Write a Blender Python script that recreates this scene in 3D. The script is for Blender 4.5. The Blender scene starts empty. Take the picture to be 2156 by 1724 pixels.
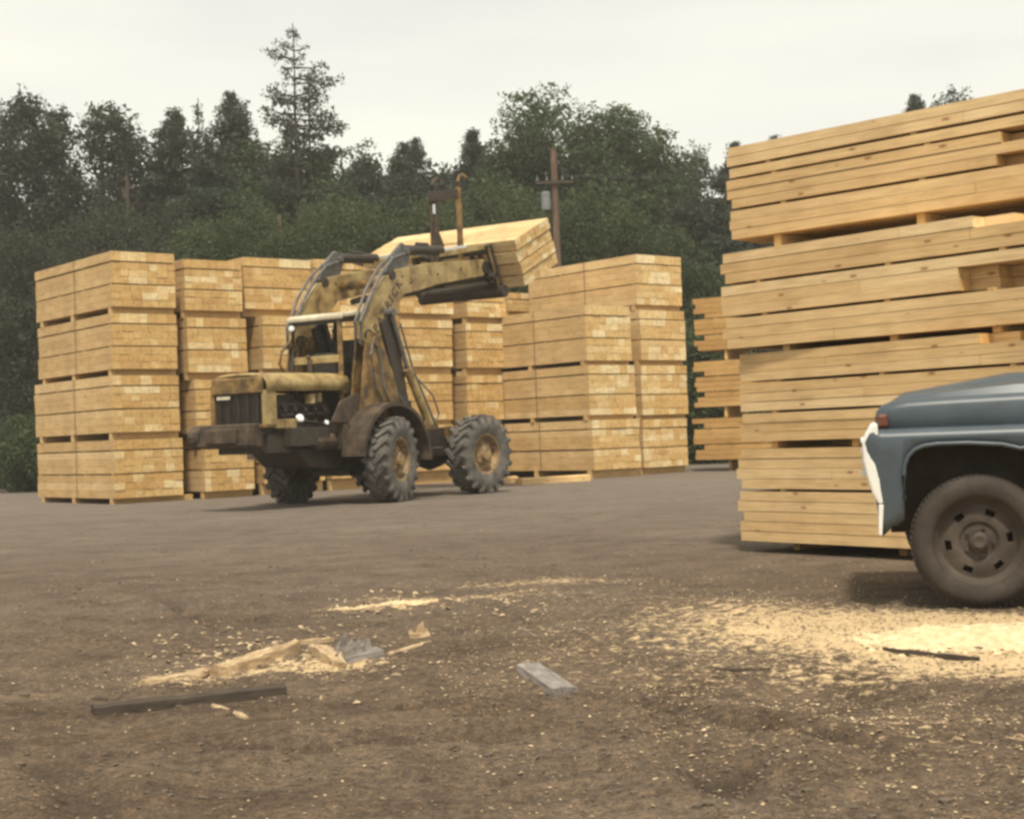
import bpy, bmesh, math, random
from mathutils import Vector, Matrix, noise
rnd = random.Random(7)
PI = math.pi
sc = bpy.context.scene
col = sc.collection

# ------------------------------------------------------------------ camera
H = 1.15; FP = 3130.0; CX, CY = 1078.0, 862.0
ra = math.atan(.038); pi_ = math.atan(52 / FP)
Fv = Vector((0, math.cos(pi_), math.sin(pi_)))
u0 = Vector((0, -math.sin(pi_), math.cos(pi_))); r0 = Vector((1, 0, 0))
Rv = math.cos(ra) * r0 - math.sin(ra) * u0
Uv = math.sin(ra) * r0 + math.cos(ra) * u0
C0 = Vector((0, 0, H))
cam = bpy.data.cameras.new('camera'); camo = bpy.data.objects.new('camera', cam); col.objects.link(camo)
M = Matrix((Rv, Uv, -Fv)).transposed().to_4x4(); M.translation = C0
camo.matrix_world = M
cam.sensor_width = 36; cam.lens = 36 * FP / 2156; cam.clip_end = 2000; cam.clip_start = .05
sc.camera = camo

def ray(x, y): return Fv + (x - CX) / FP * Rv - (y - CY) / FP * Uv
def ground(x, y, z=0):
    r = ray(x, y); return C0 + r * ((z - H) / r.z)
def at(x, y, Y):
    r = ray(x, y); return C0 + r * (Y / r.y)
def proj(P):
    d = P - C0; z = d.dot(Fv); return (CX + FP * d.dot(Rv) / z, CY - FP * d.dot(Uv) / z)

# ------------------------------------------------------------------ materials
def nt(name):
    m = bpy.data.materials.new(name); m.use_nodes = True
    t = m.node_tree; b = t.nodes['Principled BSDF']; return m, t, b
def N(t, typ, **kw):
    n = t.nodes.new(typ)
    for k, v in kw.items(): setattr(n, k, v)
    return n
def ramp(t, src, stops):
    r = N(t, 'ShaderNodeValToRGB'); e = r.color_ramp.elements
    while len(e) < len(stops): e.new(.5)
    for i, (p, c) in enumerate(stops):
        e[i].position = p; e[i].color = (*c, 1) if len(c) == 3 else c
    t.links.new(src, r.inputs[0]); return r.outputs[0]
def coords(t, scale=(1, 1, 1), kind='Object'):
    tc = N(t, 'ShaderNodeTexCoord'); mp = N(t, 'ShaderNodeMapping'); mp.inputs['Scale'].default_value = scale
    t.links.new(tc.outputs[kind], mp.inputs[0]); return mp.outputs[0]
def noi(t, vec, scale, detail=4, rough=.6):
    n = N(t, 'ShaderNodeTexNoise'); n.inputs['Scale'].default_value = scale
    n.inputs['Detail'].default_value = detail; n.inputs['Roughness'].default_value = rough
    t.links.new(vec, n.inputs['Vector']); return n.outputs['Fac']
def mix(t, fac, a, b, mode='MIX'):
    m = N(t, 'ShaderNodeMix', data_type='RGBA', blend_type=mode)
    for s, v in ((m.inputs[0], fac), (m.inputs[6], a), (m.inputs[7], b)):
        if isinstance(v, bpy.types.NodeSocket): t.links.new(v, s)
        elif isinstance(v, (tuple, list)): s.default_value = (*v, 1) if len(v) == 3 else v
        else: s.default_value = v
    return m.outputs[2]
def bump(t, b, h, dist=.01, st=.6):
    n = N(t, 'ShaderNodeBump'); n.inputs['Distance'].default_value = dist; n.inputs['Strength'].default_value = st
    t.links.new(h, n.inputs['Height']); t.links.new(n.outputs[0], b.inputs['Normal'])
def attr(t, name):
    a = N(t, 'ShaderNodeAttribute'); a.attribute_name = name; return a.outputs['Fac']
def math_(t, op, a, b=0, clamp=False):
    m = N(t, 'ShaderNodeMath', operation=op, use_clamp=clamp)
    for s, v in ((m.inputs[0], a), (m.inputs[1], b)):
        if isinstance(v, bpy.types.NodeSocket): t.links.new(v, s)
        else: s.default_value = v
    return m.outputs[0]

def wood_mat(name, stops, grain=(40, 3, 40), knots=True, gm=.35):
    m, t, b = nt(name)
    tint = attr(t, 'tint')
    c = ramp(t, tint, stops)
    v = coords(t, grain); g = noi(t, v, 1.0, 5, .65)
    gc = ramp(t, g, [(.3, (.62, .58, .55)), (.55, (1, 1, 1)), (.8, (1.0, 1.0, .98))])
    c = mix(t, gm * 2 if gm * 2 < 1 else 1, c, gc, 'MULTIPLY')
    if knots:
        vk = coords(t, (3.2, 3.2, 9)); vo = N(t, 'ShaderNodeTexVoronoi'); vo.inputs['Scale'].default_value = 1.0
        t.links.new(vk, vo.inputs['Vector'])
        k = ramp(t, vo.outputs['Distance'], [(0.08, (.42, .26, .15)), (.15, (1, 1, 1))])
        c = mix(t, .8, c, k, 'MULTIPLY')
    big = noi(t, coords(t), .9, 3)
    st_ = noi(t, coords(t, (1.3, 1.3, 5)), 1.7, 4); c = mix(t, .6, c, ramp(t, st_, [(.32, (.76, .70, .63)), (.52, (1, 1, 1)), (.7, (1.08, 1.08, 1.1))]), 'MULTIPLY')
    c = mix(t, .55, c, ramp(t, big, [(.35, (.74, .70, .66)), (.65, (1.06, 1.06, 1.06))]), 'MULTIPLY')
    t.links.new(c, b.inputs['Base Color']); b.inputs['Roughness'].default_value = .85
    bump(t, b, g, .004, .5)
    return m
SIDE = wood_mat('sawn_side', [(0, (.47, .295, .12)), (.5, (.60, .405, .18)), (1, (.71, .52, .27))], (26, 2.2, 60))
LONG = wood_mat('long_board_face', [(0, (.52, .325, .14)), (.5, (.68, .465, .22)), (1, (.78, .59, .33))], (2.2, 26, 60))
ORNG = wood_mat('orange_board_face', [(0, (.36, .20, .065)), (.5, (.54, .33, .12)), (1, (.68, .46, .19))], (2.2, 26, 60))
END = wood_mat('end_grain', [(0, (.47, .26, .085)), (.35, (.61, .38, .14)), (.65, (.70, .48, .20)), (.85, (.80, .61, .31)), (1, (.86, .71, .42))], (12, 12, 12), False, .42)

def noise_mat(name, stops, scale=6, rough=.8, bd=.01, metal=0, fine=None, bst=.6, kind='Object', st=(1, 1, 1)):
    m, t, b = nt(name)
    v = coords(t, st, kind); n = noi(t, v, scale, 6, .65)
    c = ramp(t, n, stops)
    if fine:
        f = noi(t, v, scale * 7, 4, .7); c = mix(t, fine, c, ramp(t, f, [(.35, (.45, .42, .4)), (.6, (1.1, 1.1, 1.1))]), 'MULTIPLY')
    t.links.new(c, b.inputs['Base Color']); b.inputs['Roughness'].default_value = rough
    b.inputs['Metallic'].default_value = metal
    bump(t, b, n, bd, bst); return m
YEL = noise_mat('dirty_yellow_paint', [(.30, (.10, .06, .025)), (.43, (.27, .185, .07)), (.58, (.42, .31, .13)), (.75, (.48, .375, .18))], 3.0, .55, .004, fine=.35)
YELD = noise_mat('greasy_yellow_paint', [(.33, (.04, .028, .015)), (.5, (.17, .10, .03)), (.68, (.36, .22, .07))], 4.5, .6, .006, fine=.5)
RUST = noise_mat('rusty_steel', [(.3, (.05, .03, .02)), (.5, (.16, .09, .045)), (.7, (.26, .15, .075))], 5, .8, .006, fine=.4)
RUSTD = noise_mat('grimy_brown_steel', [(.3, (.020, .014, .009)), (.5, (.060, .040, .025)), (.72, (.14, .092, .052))], 4, .75, .006, fine=.4)
GREASE = noise_mat('oily_black_steel', [(.3, (.022, .016, .011)), (.6, (.05, .037, .024)), (.8, (.10, .075, .05))], 6, .6, .006, fine=.4)
GREY = noise_mat('grey_hose_rubber', [(.3, (.06, .055, .05)), (.7, (.17, .16, .15))], 8, .5, .003)
CHROME = noise_mat('bright_steel', [(.3, (.6, .6, .6)), (.7, (.8, .8, .8))], 8, .2, .001, metal=1)
CANOPY = noise_mat('faded_canopy_paint', [(.3, (.42, .36, .24)), (.6, (.66, .60, .46)), (.8, (.72, .68, .56))], 2.5, .6, .003)
TYRE = noise_mat('dusty_rubber', [(.3, (.055, .048, .042)), (.55, (.13, .118, .105)), (.75, (.22, .20, .175))], 5, .9, .006, fine=.4)
RIM = noise_mat('rusty_yellow_rim', [(.3, (.07, .045, .03)), (.5, (.24, .16, .08)), (.7, (.46, .33, .15))], 5, .7, .004)
GLASS = noise_mat('lamp_glass', [(.3, (.7, .75, .75)), (.7, (.85, .88, .88))], 4, .12, .001)
SEAT = noise_mat('black_vinyl', [(.3, (.02, .018, .015)), (.7, (.05, .045, .04))], 6, .5, .003)
INK = noise_mat('black_lettering_paint', [(.3, (.03, .022, .015)), (.7, (.09, .06, .04))], 12, .7, .001)
BLUE = noise_mat('faded_blue_truck_paint', [(.3, (.042, .058, .070)), (.6, (.060, .080, .096)), (.8, (.085, .106, .122))], 2.2, .42, .0015, fine=.2)
WHITE = noise_mat('white_truck_enamel', [(.3, (.62, .62, .58)), (.7, (.80, .80, .76))], 3, .35, .001)
AMBER = noise_mat('amber_lens', [(.3, (.09, .026, .013)), (.7, (.16, .048, .024))], 6, .3, .001)
TTYRE = noise_mat('truck_rubber', [(.3, (.026, .020, .015)), (.55, (.048, .038, .029)), (.75, (.080, .064, .050))], 4, .85, .004, fine=.3)
TRIM = noise_mat('dusty_truck_wheel', [(.3, (.034, .026, .019)), (.6, (.070, .054, .041)), (.8, (.12, .092, .07))], 5, .75, .003)
INNER = noise_mat('muddy_underbody', [(.3, (.018, .013, .009)), (.7, (.05, .037, .025))], 5, .95, .01)
WINDOW = noise_mat('truck_window_glass', [(.3, (.03, .035, .035)), (.7, (.05, .055, .055))], 1, .05, .0005)
POLE = noise_mat('weathered_pole', [(.3, (.07, .043, .03)), (.5, (.13, .08, .052)), (.7, (.19, .13, .095))], 3, .9, .01, st=(6, 6, .6))
WIRE = noise_mat('dark_cable', [(.3, (.02, .02, .02)), (.7, (.04, .04, .04))], 3, .6, .001)
TRAFO = noise_mat('grey_transformer', [(.3, (.12, .13, .135)), (.7, (.22, .235, .24))], 3, .5, .001)
BARK = noise_mat('tree_bark', [(.3, (.045, .032, .022)), (.6, (.10, .075, .055)), (.8, (.17, .14, .11))], 4, .95, .02, st=(3, 3, .5))
BRKW = noise_mat('pale_bark_wood', [(.3, (.22, .14, .075)), (.5, (.42, .30, .17)), (.7, (.62, .49, .31))], 9, .9, .006, fine=.5, st=(1, 5, 5))
GRYW = noise_mat('grey_weathered_wood', [(.3, (.11, .095, .082)), (.5, (.23, .205, .18)), (.72, (.36, .325, .30))], 7, .9, .004, fine=.4, st=(1, 6, 6))
DRKW = noise_mat('dark_wet_wood', [(.3, (.030, .022, .015)), (.6, (.065, .048, .033)), (.8, (.10, .08, .058))], 9, .85, .005, fine=.4, st=(1, 6, 6))
STRAP = noise_mat('steel_strap', [(.3, (.10, .07, .045)), (.7, (.20, .15, .10))], 6, .6, .001)

def leaf_mat(name, dark, mid, light):
    m, t, b = nt(name)
    c = ramp(t, attr(t, 'tint'), [(0, dark), (.55, mid), (1, light)])
    t.links.new(c, b.inputs['Base Color']); b.inputs['Roughness'].default_value = .8
    b.inputs['Specular IOR Level'].default_value = .2
    tr = N(t, 'ShaderNodeBsdfTranslucent'); t.links.new(c, tr.inputs[0])
    ms = N(t, 'ShaderNodeMixShader'); ms.inputs[0].default_value = .38
    t.links.new(b.outputs[0], ms.inputs[1]); t.links.new(tr.outputs[0], ms.inputs[2])
    t.links.new(ms.outputs[0], t.nodes['Material Output'].inputs[0]); return m
CONI = leaf_mat('conifer_needles', (.038, .048, .034), (.068, .084, .058), (.108, .132, .092))
BROAD = leaf_mat('broad_leaves', (.048, .062, .030), (.090, .117, .055), (.150, .190, .092))
BROWNL = leaf_mat('brownish_dark_leaves', (.044, .048, .032), (.076, .083, .055), (.116, .126, .083))
FAR = leaf_mat('far_leaves', (.042, .048, .034), (.068, .080, .054), (.10, .118, .08))

# ------------------------------------------------------------------ mesh helpers
class MB:
    def __init__(s): s.v = []; s.f = []; s.m = []; s.t = []
    def add(s, vs, fs, m=0, t=.5):
        o = len(s.v); s.v += [tuple(v) for v in vs]
        for f in fs:
            s.f.append([i + o for i in f]); s.m.append(m if not callable(m) else m(f)); s.t.append(t)
    def box(s, a, b, m=0, t=.5, X=None, em=None, axis=1):
        x0, y0, z0 = a; x1, y1, z1 = b
        vs = [Vector(p) for p in ((x0,y0,z0),(x1,y0,z0),(x1,y1,z0),(x0,y1,z0),(x0,y0,z1),(x1,y0,z1),(x1,y1,z1),(x0,y1,z1))]
        if X: vs = [X @ v for v in vs]
        fs = [(0,3,2,1),(4,5,6,7),(0,1,5,4),(2,3,7,6),(1,2,6,5),(3,0,4,7)]
        o = len(s.v); s.v += [tuple(v) for v in vs]
        for k, f in enumerate(fs):
            s.f.append([i + o for i in f])
            e = (k in (2, 3)) if axis == 1 else (k in (4, 5))
            s.m.append(em if (em is not None and e) else m); s.t.append(t)
    def tube(s, pts, r, n=8, m=0, t=.5, cap=True):
        pts = [Vector(p) for p in pts]; rs = r if isinstance(r, (list, tuple)) else [r] * len(pts)
        o = len(s.v); ref = Vector((0, 0, 1))
        for i, p in enumerate(pts):
            d = (pts[min(i + 1, len(pts) - 1)] - pts[max(i - 1, 0)]).normalized()
            a = d.cross(ref)
            if a.length < .05: a = d.cross(Vector((1, 0, 0)))
            a.normalize(); b = d.cross(a)
            for k in range(n):
                an = 2 * PI * k / n; s.v.append(tuple(p + (a * math.cos(an) + b * math.sin(an)) * rs[i]))
        for i in range(len(pts) - 1):
            for k in range(n):
                k2 = (k + 1) % n
                s.f.append([o + i*n + k, o + i*n + k2, o + (i+1)*n + k2, o + (i+1)*n + k]); s.m.append(m); s.t.append(t)
        if cap:
            s.f.append([o + k for k in range(n)][::-1]); s.m.append(m); s.t.append(t)
            s.f.append([o + (len(pts)-1)*n + k for k in range(n)]); s.m.append(m); s.t.append(t)
    def prism(s, poly, y0, y1, m=0, t=.5, X=None):   # poly in (x,z), extruded along y
        n = len(poly); vs = [Vector((x, y0, z)) for x, z in poly] + [Vector((x, y1, z)) for x, z in poly]
        if X: vs = [X @ v for v in vs]
        fs = [list(range(n)), list(range(2*n-1, n-1, -1))] + [[i, i+n, (i+1) % n + n, (i+1) % n] for i in range(n)]
        s.add(vs, fs, m, t)
    def lathe(s, prof, n=40, m=0, cx=0, cz=0, y0=0):   # profile (radius, y), axis = y
        o = len(s.v)
        for (r, y) in prof:
            for k in range(n):
                a = 2*PI*k/n; s.v.append((cx + r*math.cos(a), y0 + y, cz + r*math.sin(a)))
        for i in range(len(prof)-1):
            for k in range(n):
                k2 = (k+1) % n
                s.f.append([o+i*n+k, o+i*n+k2, o+(i+1)*n+k2, o+(i+1)*n+k]); s.m.append(m); s.t.append(.5)
    def build(s, name, mats, parent=None, smooth=False, bevel=0, recalc=False, link=True):
        me = bpy.data.meshes.new(name); me.from_pydata(s.v, [], s.f)
        if not isinstance(mats, (list, tuple)): mats = [mats]
        for x in mats: me.materials.append(x)
        me.polygons.foreach_set('material_index', s.m)
        a = me.attributes.new('tint', 'FLOAT', 'FACE'); a.data.foreach_set('value', s.t)
        if smooth: me.polygons.foreach_set('use_smooth', [True] * len(me.polygons))
        if recalc:
            bm = bmesh.new(); bm.from_mesh(me); bmesh.ops.recalc_face_normals(bm, faces=bm.faces); bm.to_mesh(me); bm.free()
        me.update()
        o = bpy.data.objects.new(name, me)
        col.objects.link(o)
        if parent: o.parent = parent
        if bevel:
            b = o.modifiers.new('bevel', 'BEVEL'); b.width = bevel; b.segments = 2; b.limit_method = 'ANGLE'; b.angle_limit = math.radians(40)
        return o
def empty(name, loc, rz=0, label=None, cat=None, group=None):
    o = bpy.data.objects.new(name, None); o.empty_display_size = .2; col.objects.link(o)
    o.location = loc; o.rotation_euler = (0, 0, rz)
    tag(o, label, cat, group); return o
def tag(o, label=None, cat=None, group=None, kind=None):
    if label: o['label'] = label
    if cat: o['category'] = cat
    if group: o['group'] = group
    if kind: o['kind'] = kind
    return o
def smooth_angle(o, ang=40):
    me = o.data
    me.polygons.foreach_set('use_smooth', [True] * len(me.polygons))
    bm = bmesh.new(); bm.from_mesh(me)
    for e in bm.edges:
        if len(e.link_faces) == 2 and e.calc_face_angle(0) > math.radians(ang): e.smooth = False
    bm.to_mesh(me); bm.free()

# ------------------------------------------------------------------ ground
def sm(a, b, x):
    t = max(0, min(1, (x - a) / (b - a))); return t * t * (3 - 2 * t)
def gz(x, y):
    k = 1 - sm(9, 20, y)
    z = .028 * noise.noise(Vector((x * .55, y * .5, 3))) * (k + .15)
    z += .034 * noise.noise(Vector((x * 1.9 + y * .6, y * 1.7, 7))) * k
    z += .020 * noise.noise(Vector((x * 5, y * 5, 1))) * k + .009 * noise.noise(Vector((x * 12, y * 12, 4))) * k
    # tyre ruts crossing the foreground
    for (px, py, qx, qy, w, d) in RUTS:
        dx, dy = qx - px, qy - py; L = math.hypot(dx, dy)
        u = ((x - px) * dx + (y - py) * dy) / L; v = ((x - px) * dy - (y - py) * dx) / L
        if -.3 < u < L + .3:
            e = sm(-.3, .3, u) * (1 - sm(L - .3, L + .3, u))
            v += .05 * noise.noise(Vector((u * 2, px, 0)))
            z += e * (-d * math.exp(-(v / w) ** 2) + .6 * d * math.exp(-((v - 2 * w) / w) ** 2) + .4 * d * math.exp(-((v + 2 * w) / w) ** 2))
    k2 = 1 - .0
    if y > 8.2 and x > 1.5 and y < 14: k2 = .15
    return z * k2
def gp(px, py):
    p = ground(px, py); p.z = gz(p.x, p.y); return p
RUTS = []
for a, b, w, d in (((1180, 1450), (1780, 1560), .07, .045), ((1450, 1580), (1600, 1680), .12, .06), ((1500, 1640), (1660, 1600), .07, .045), ((100, 1600), (240, 1750), .09, .04), ((380, 1560), (700, 1580), .08, .035), ((60, 1330), (300, 1345), .08, .035), ((700, 1500), (1090, 1470), .05, .03), ((1750, 1440), (1820, 1470), .05, .03), ((1000, 1500), (1130, 1492), .05, .03),
                   ((330, 1260), (470, 1330), .05, .03), ((640, 1560), (1250, 1540), .09, .04), ((60, 1210), (330, 1255), .06, .016),
                   ((1000, 1655), (1500, 1600), .06, .018), ((1640, 1520), (1900, 1600), .07, .022), ((930, 1250), (1100, 1300), .06, .018)):
    p, q = ground(*a), ground(*b); RUTS.append((p.x, p.y, q.x, q.y, w, d))
BL = []   # sawdust blobs in world: x, y, rx, ry, strength
def blob(px, py, rx, ry, s): p = ground(px, py); BL.append((p.x, p.y, rx, ry, s))
blob(2080, 1335, .85, .75, 1.9); blob(1880, 1325, .5, .5, 1.0); blob(2140, 1390, .5, .5, .9); blob(1700, 1300, .8, .9, .42); blob(1500, 1310, 1.0, 1.2, .36)
blob(1350, 1250, 1.5, 1.3, .3); blob(1120, 1225, .8, .3, .62); blob(900, 1260, .9, .22, .66); blob(790, 1280, .5, .2, .66); blob(1250, 1360, .9, .8, .22); blob(2100, 1560, .5, .9, .3); blob(1700, 1500, .9, .8, .22); blob(1350, 1420, .9, .6, .2); blob(1050, 1400, .8, .7, .14); blob(1500, 1560, .7, .5, .14); blob(1950, 1650, .7, .6, .08)
blob(420, 1400, .5, .6, .34); blob(620, 1400, .45, .3, .5); blob(360, 1430, .35, .25, .5); blob(700, 1400, .3, .25, .45); blob(1750, 1420, .8, .5, .3)
def dust(x, y):
    s = 0
    for bx, by, rx, ry, k in BL:
        q = ((x - bx) / rx) ** 2 + ((y - by) / ry) ** 2
        if q < 5: s += k * math.exp(-q)
    return s
def dense(lo, hi, a, b, d, g):
    out = [a]
    while out[-1] < b: out.append(out[-1] + d)
    st = d
    while out[-1] < hi: st *= g; out.append(out[-1] + st)
    st = d; left = []; cur = a
    while cur > lo: st *= g; cur -= st; left.append(cur)
    return left[::-1] + out
xs = dense(-110, 110, -2.9, 3.6, .026, 1.07); ys = dense(-12, 135, 4.1, 9.5, .026, 1.035)
gm = MB(); dv = []
for y in ys:
    for x in xs:
        z = gz(x, y) if (-40 < x < 40 and 0 < y < 60) else 0
        gm.v.append((x, y, z)); dv.append(dust(x, y) if y < 20 else 0)
nx = len(xs)
for j in range(len(ys) - 1):
    for i in range(nx - 1):
        gm.f.append([j*nx+i, j*nx+i+1, (j+1)*nx+i+1, (j+1)*nx+i]); gm.m.append(0); gm.t.append(.5)
m, t, b = nt('yard_dirt')
v = coords(t)
n1 = noi(t, v, .35, 5, .6); n2 = noi(t, v, 2.2, 6, .7); n3 = noi(t, v, 22, 5, .75)
vs_ = coords(t, (.35, 1.6, 1)); n4 = noi(t, vs_, 1.1, 5, .6)
c = ramp(t, n1, [(.3, (.100, .071, .048)), (.5, (.128, .095, .068)), (.7, (.158, .123, .093))])
c = mix(t, .75, c, ramp(t, n2, [(.32, (.50, .46, .42)), (.5, (1, 1, 1)), (.68, (1.35, 1.32, 1.26))]), 'MULTIPLY')
c = mix(t, .4, c, ramp(t, n4, [(.36, (.66, .62, .58)), (.5, (1, 1, 1)), (.7, (1.14, 1.14, 1.13))]), 'MULTIPLY')
c = mix(t, .8, c, ramp(t, n3, [(.34, (.45, .41, .37)), (.5, (1, 1, 1)), (.66, (1.6, 1.5, 1.35))]), 'MULTIPLY')
n5 = noi(t, v, 55, 3, .8)
n7 = noi(t, v, 95, 3, .75); c = mix(t, .9, c, ramp(t, n7, [(.32, (.45, .42, .38)), (.5, (1, 1, 1)), (.66, (1.6, 1.52, 1.4))]), 'MULTIPLY')
spk = ramp(t, n5, [(.60, (0, 0, 0)), (.70, (1, 1, 1))])
c = mix(t, math_(t, 'MULTIPLY', spk, .28), c, (.42, .31, .18))
# packed grey haul lane farther away
sx = N(t, 'ShaderNodeSeparateXYZ'); t.links.new(v, sx.inputs[0])
far = ramp(t, math_(t, 'MULTIPLY', math_(t, 'ADD', sx.outputs[1], math_(t, 'MULTIPLY', n4, 6.0)), .01), [(.10, (0, 0, 0)), (.34, (1, 1, 1))])
c = mix(t, math_(t, 'MULTIPLY', far, .55), c, mix(t, n2, (.172, .152, .134), (.270, .244, .218)))
wt = attr(t, 'wet'); c = mix(t, math_(t, 'MULTIPLY', wt, math_(t, 'ADD', n2, .35)), c, (.045, .034, .024))
d = attr(t, 'dust')
n6 = noi(t, v, 13, 5, .72)
dm = math_(t, 'ADD', d, math_(t, 'MULTIPLY', math_(t, 'SUBTRACT', n6, .52), 2.6))
dm = ramp(t, dm, [(.52, (0, 0, 0)), (.78, (1, 1, 1))])
dsel = math_(t, 'MULTIPLY', dm, ramp(t, d, [(.05, (0, 0, 0)), (.5, (1, 1, 1))]))
c = mix(t, dsel, c, mix(t, n3, (.46, .31, .155), (.80, .62, .38)))
t.links.new(c, b.inputs['Base Color']); b.inputs['Roughness'].default_value = .95; b.inputs['Specular IOR Level'].default_value = .2
hh = math_(t, 'ADD', math_(t, 'MULTIPLY', n2, 1.0), math_(t, 'ADD', math_(t, 'MULTIPLY', n3, .45), math_(t, 'MULTIPLY', n7, .12)))
bump(t, b, hh, .06, 1.0)
go = gm.build('ground', m, smooth=True); tag(go, kind='structure')
def wet(x, y):
    s_ = 0
    for (px, py, qx, qy, w, d_) in RUTS:
        dx, dy = qx - px, qy - py; L = math.hypot(dx, dy); u = ((x - px) * dx + (y - py) * dy) / L; v_ = ((x - px) * dy - (y - py) * dx) / L
        if -.2 < u < L + .2 and abs(v_) < .5:
            v_ += .06 * noise.noise(Vector((u * 2.5, px, 0))) + .03 * noise.noise(Vector((u * 9, px, 4)))
            s_ += sm(-.2, .2, u) * (1 - sm(L - .2, L + .2, u)) * math.exp(-(v_ / w) ** 2) * (.55 + .5 * noise.noise(Vector((u * 4, px, 7)))) * min(1, d_ / .03)
    return max(0, min(.8, s_))
wv = [wet(v_[0], v_[1]) if 4 < v_[1] < 13 and -5 < v_[0] < 5 else 0 for v_ in gm.v]
a = go.data.attributes.new('wet', 'FLOAT', 'POINT'); a.data.foreach_set('value', wv)
a = go.data.attributes.new('dust', 'FLOAT', 'POINT'); a.data.foreach_set('value', dv)

# wood chips scattered on the dirt (uncountable)
cm = MB()
def chip(x, y, s, tnt):
    z = gz(x, y) + .003; a = rnd.uniform(0, PI); l = s * rnd.uniform(.7, 1.6); w = s * rnd.uniform(.45, 1.0)
    X = Matrix.Translation((x, y, z + s * .12)) @ Matrix.Rotation(a, 4, 'Z') @ Matrix.Rotation(rnd.uniform(-.4, .4), 4, 'X') @ Matrix.Rotation(rnd.uniform(-.35, .35), 4, 'Y')
    k = s * .3
    vs = [X @ Vector(p) for p in ((-l/2, -w/2, 0), (l/2, -w/2*rnd.uniform(.2, 1), 0), (l/2*rnd.uniform(.6, 1), w/2, 0), (-l/2, w/2*rnd.uniform(.2, 1), 0), (0, 0, k))]
    cm.add(vs, [(0, 1, 4), (1, 2, 4), (2, 3, 4), (3, 0, 4)], 0, tnt)
n = 0
while n < 22000:
    Y = 4.2 + (rnd.random() * 9.5 if rnd.random() < .8 else rnd.random() * 22); X_ = rnd.uniform(-.37, .37) * Y
    dd = dust(X_, Y) + .02
    cl = noise.noise(Vector((X_ * 2.3, Y * 2.0, 5))) + noise.noise(Vector((X_ * 7, Y * 7, 9))) * .6
    if rnd.random() < dd * (1.1 + 1.6 * cl) * (1.0 if dd < .9 else .5):
        chip(X_, Y, rnd.choice((.005, .007, .009, .012, .017)) * (1.15 if rnd.random() < .06 else .85), rnd.random() ** 1.7); n += 1
    elif rnd.random() < .022: chip(X_, Y, rnd.choice((.005, .007, .009, .013)), rnd.random()); n += 1
for k in range(260):
    P_ = ground(rnd.gauss(560, 150), rnd.gauss(1375, 34)); 
    if not (280 < proj(P_)[0] < 950): continue
    chip(P_.x, P_.y, rnd.choice((.015, .02, .028, .038)), rnd.uniform(.25, .95))
for k in range(70):
    P_ = ground(rnd.uniform(700, 1160), 1300 - rnd.random() * 60); chip(P_.x, P_.y, rnd.choice((.02, .03, .04)), rnd.uniform(.4, 1))
CH = wood_mat('wood_chip', [(0, (.15, .11, .07)), (.5, (.34, .25, .15)), (1, (.70, .55, .35))], (9, 9, 9), False, .2)
o = cm.build('wood_chips', CH); tag(o, 'pale wood chips and shavings scattered over the brown dirt', 'wood chips', kind='stuff')
# dirt clods
cm = MB()
ico = None
def clod(mb, p, s, seed):
    bm = bmesh.new(); bmesh.ops.create_icosphere(bm, subdivisions=1, radius=s)
    vs = [Vector((v.co.x * 1.3, v.co.y, v.co.z * .6)) * (1 + .45 * noise.noise(v.co * 2 / s + Vector((seed, 0, 0)))) for v in bm.verts]
    fs = [[v.index for v in f.verts] for f in bm.faces]; bm.free()
    mb.add([v + p for v in vs], fs)
for i in range(5200):
    Y = 4.2 + rnd.random() ** 1.6 * 20; X_ = rnd.uniform(-.37, .37) * Y
    if noise.noise(Vector((X_ * 1.2, Y * 1.2, 2))) < -.05: continue
    s = rnd.uniform(.003, .012) * (1 if rnd.random() < .96 else 1.7)
    clod(cm, Vector((X_, Y, gz(X_, Y) + s * .2)), s, i)
CLOD = noise_mat('dirt_clod', [(.3, (.075, .056, .038)), (.7, (.15, .12, .09))], 20, .95, .003)
o = cm.build('dirt_clods', CLOD); tag(o, 'small dark clods of dirt lying over the yard', 'dirt', kind='stuff')

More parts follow.
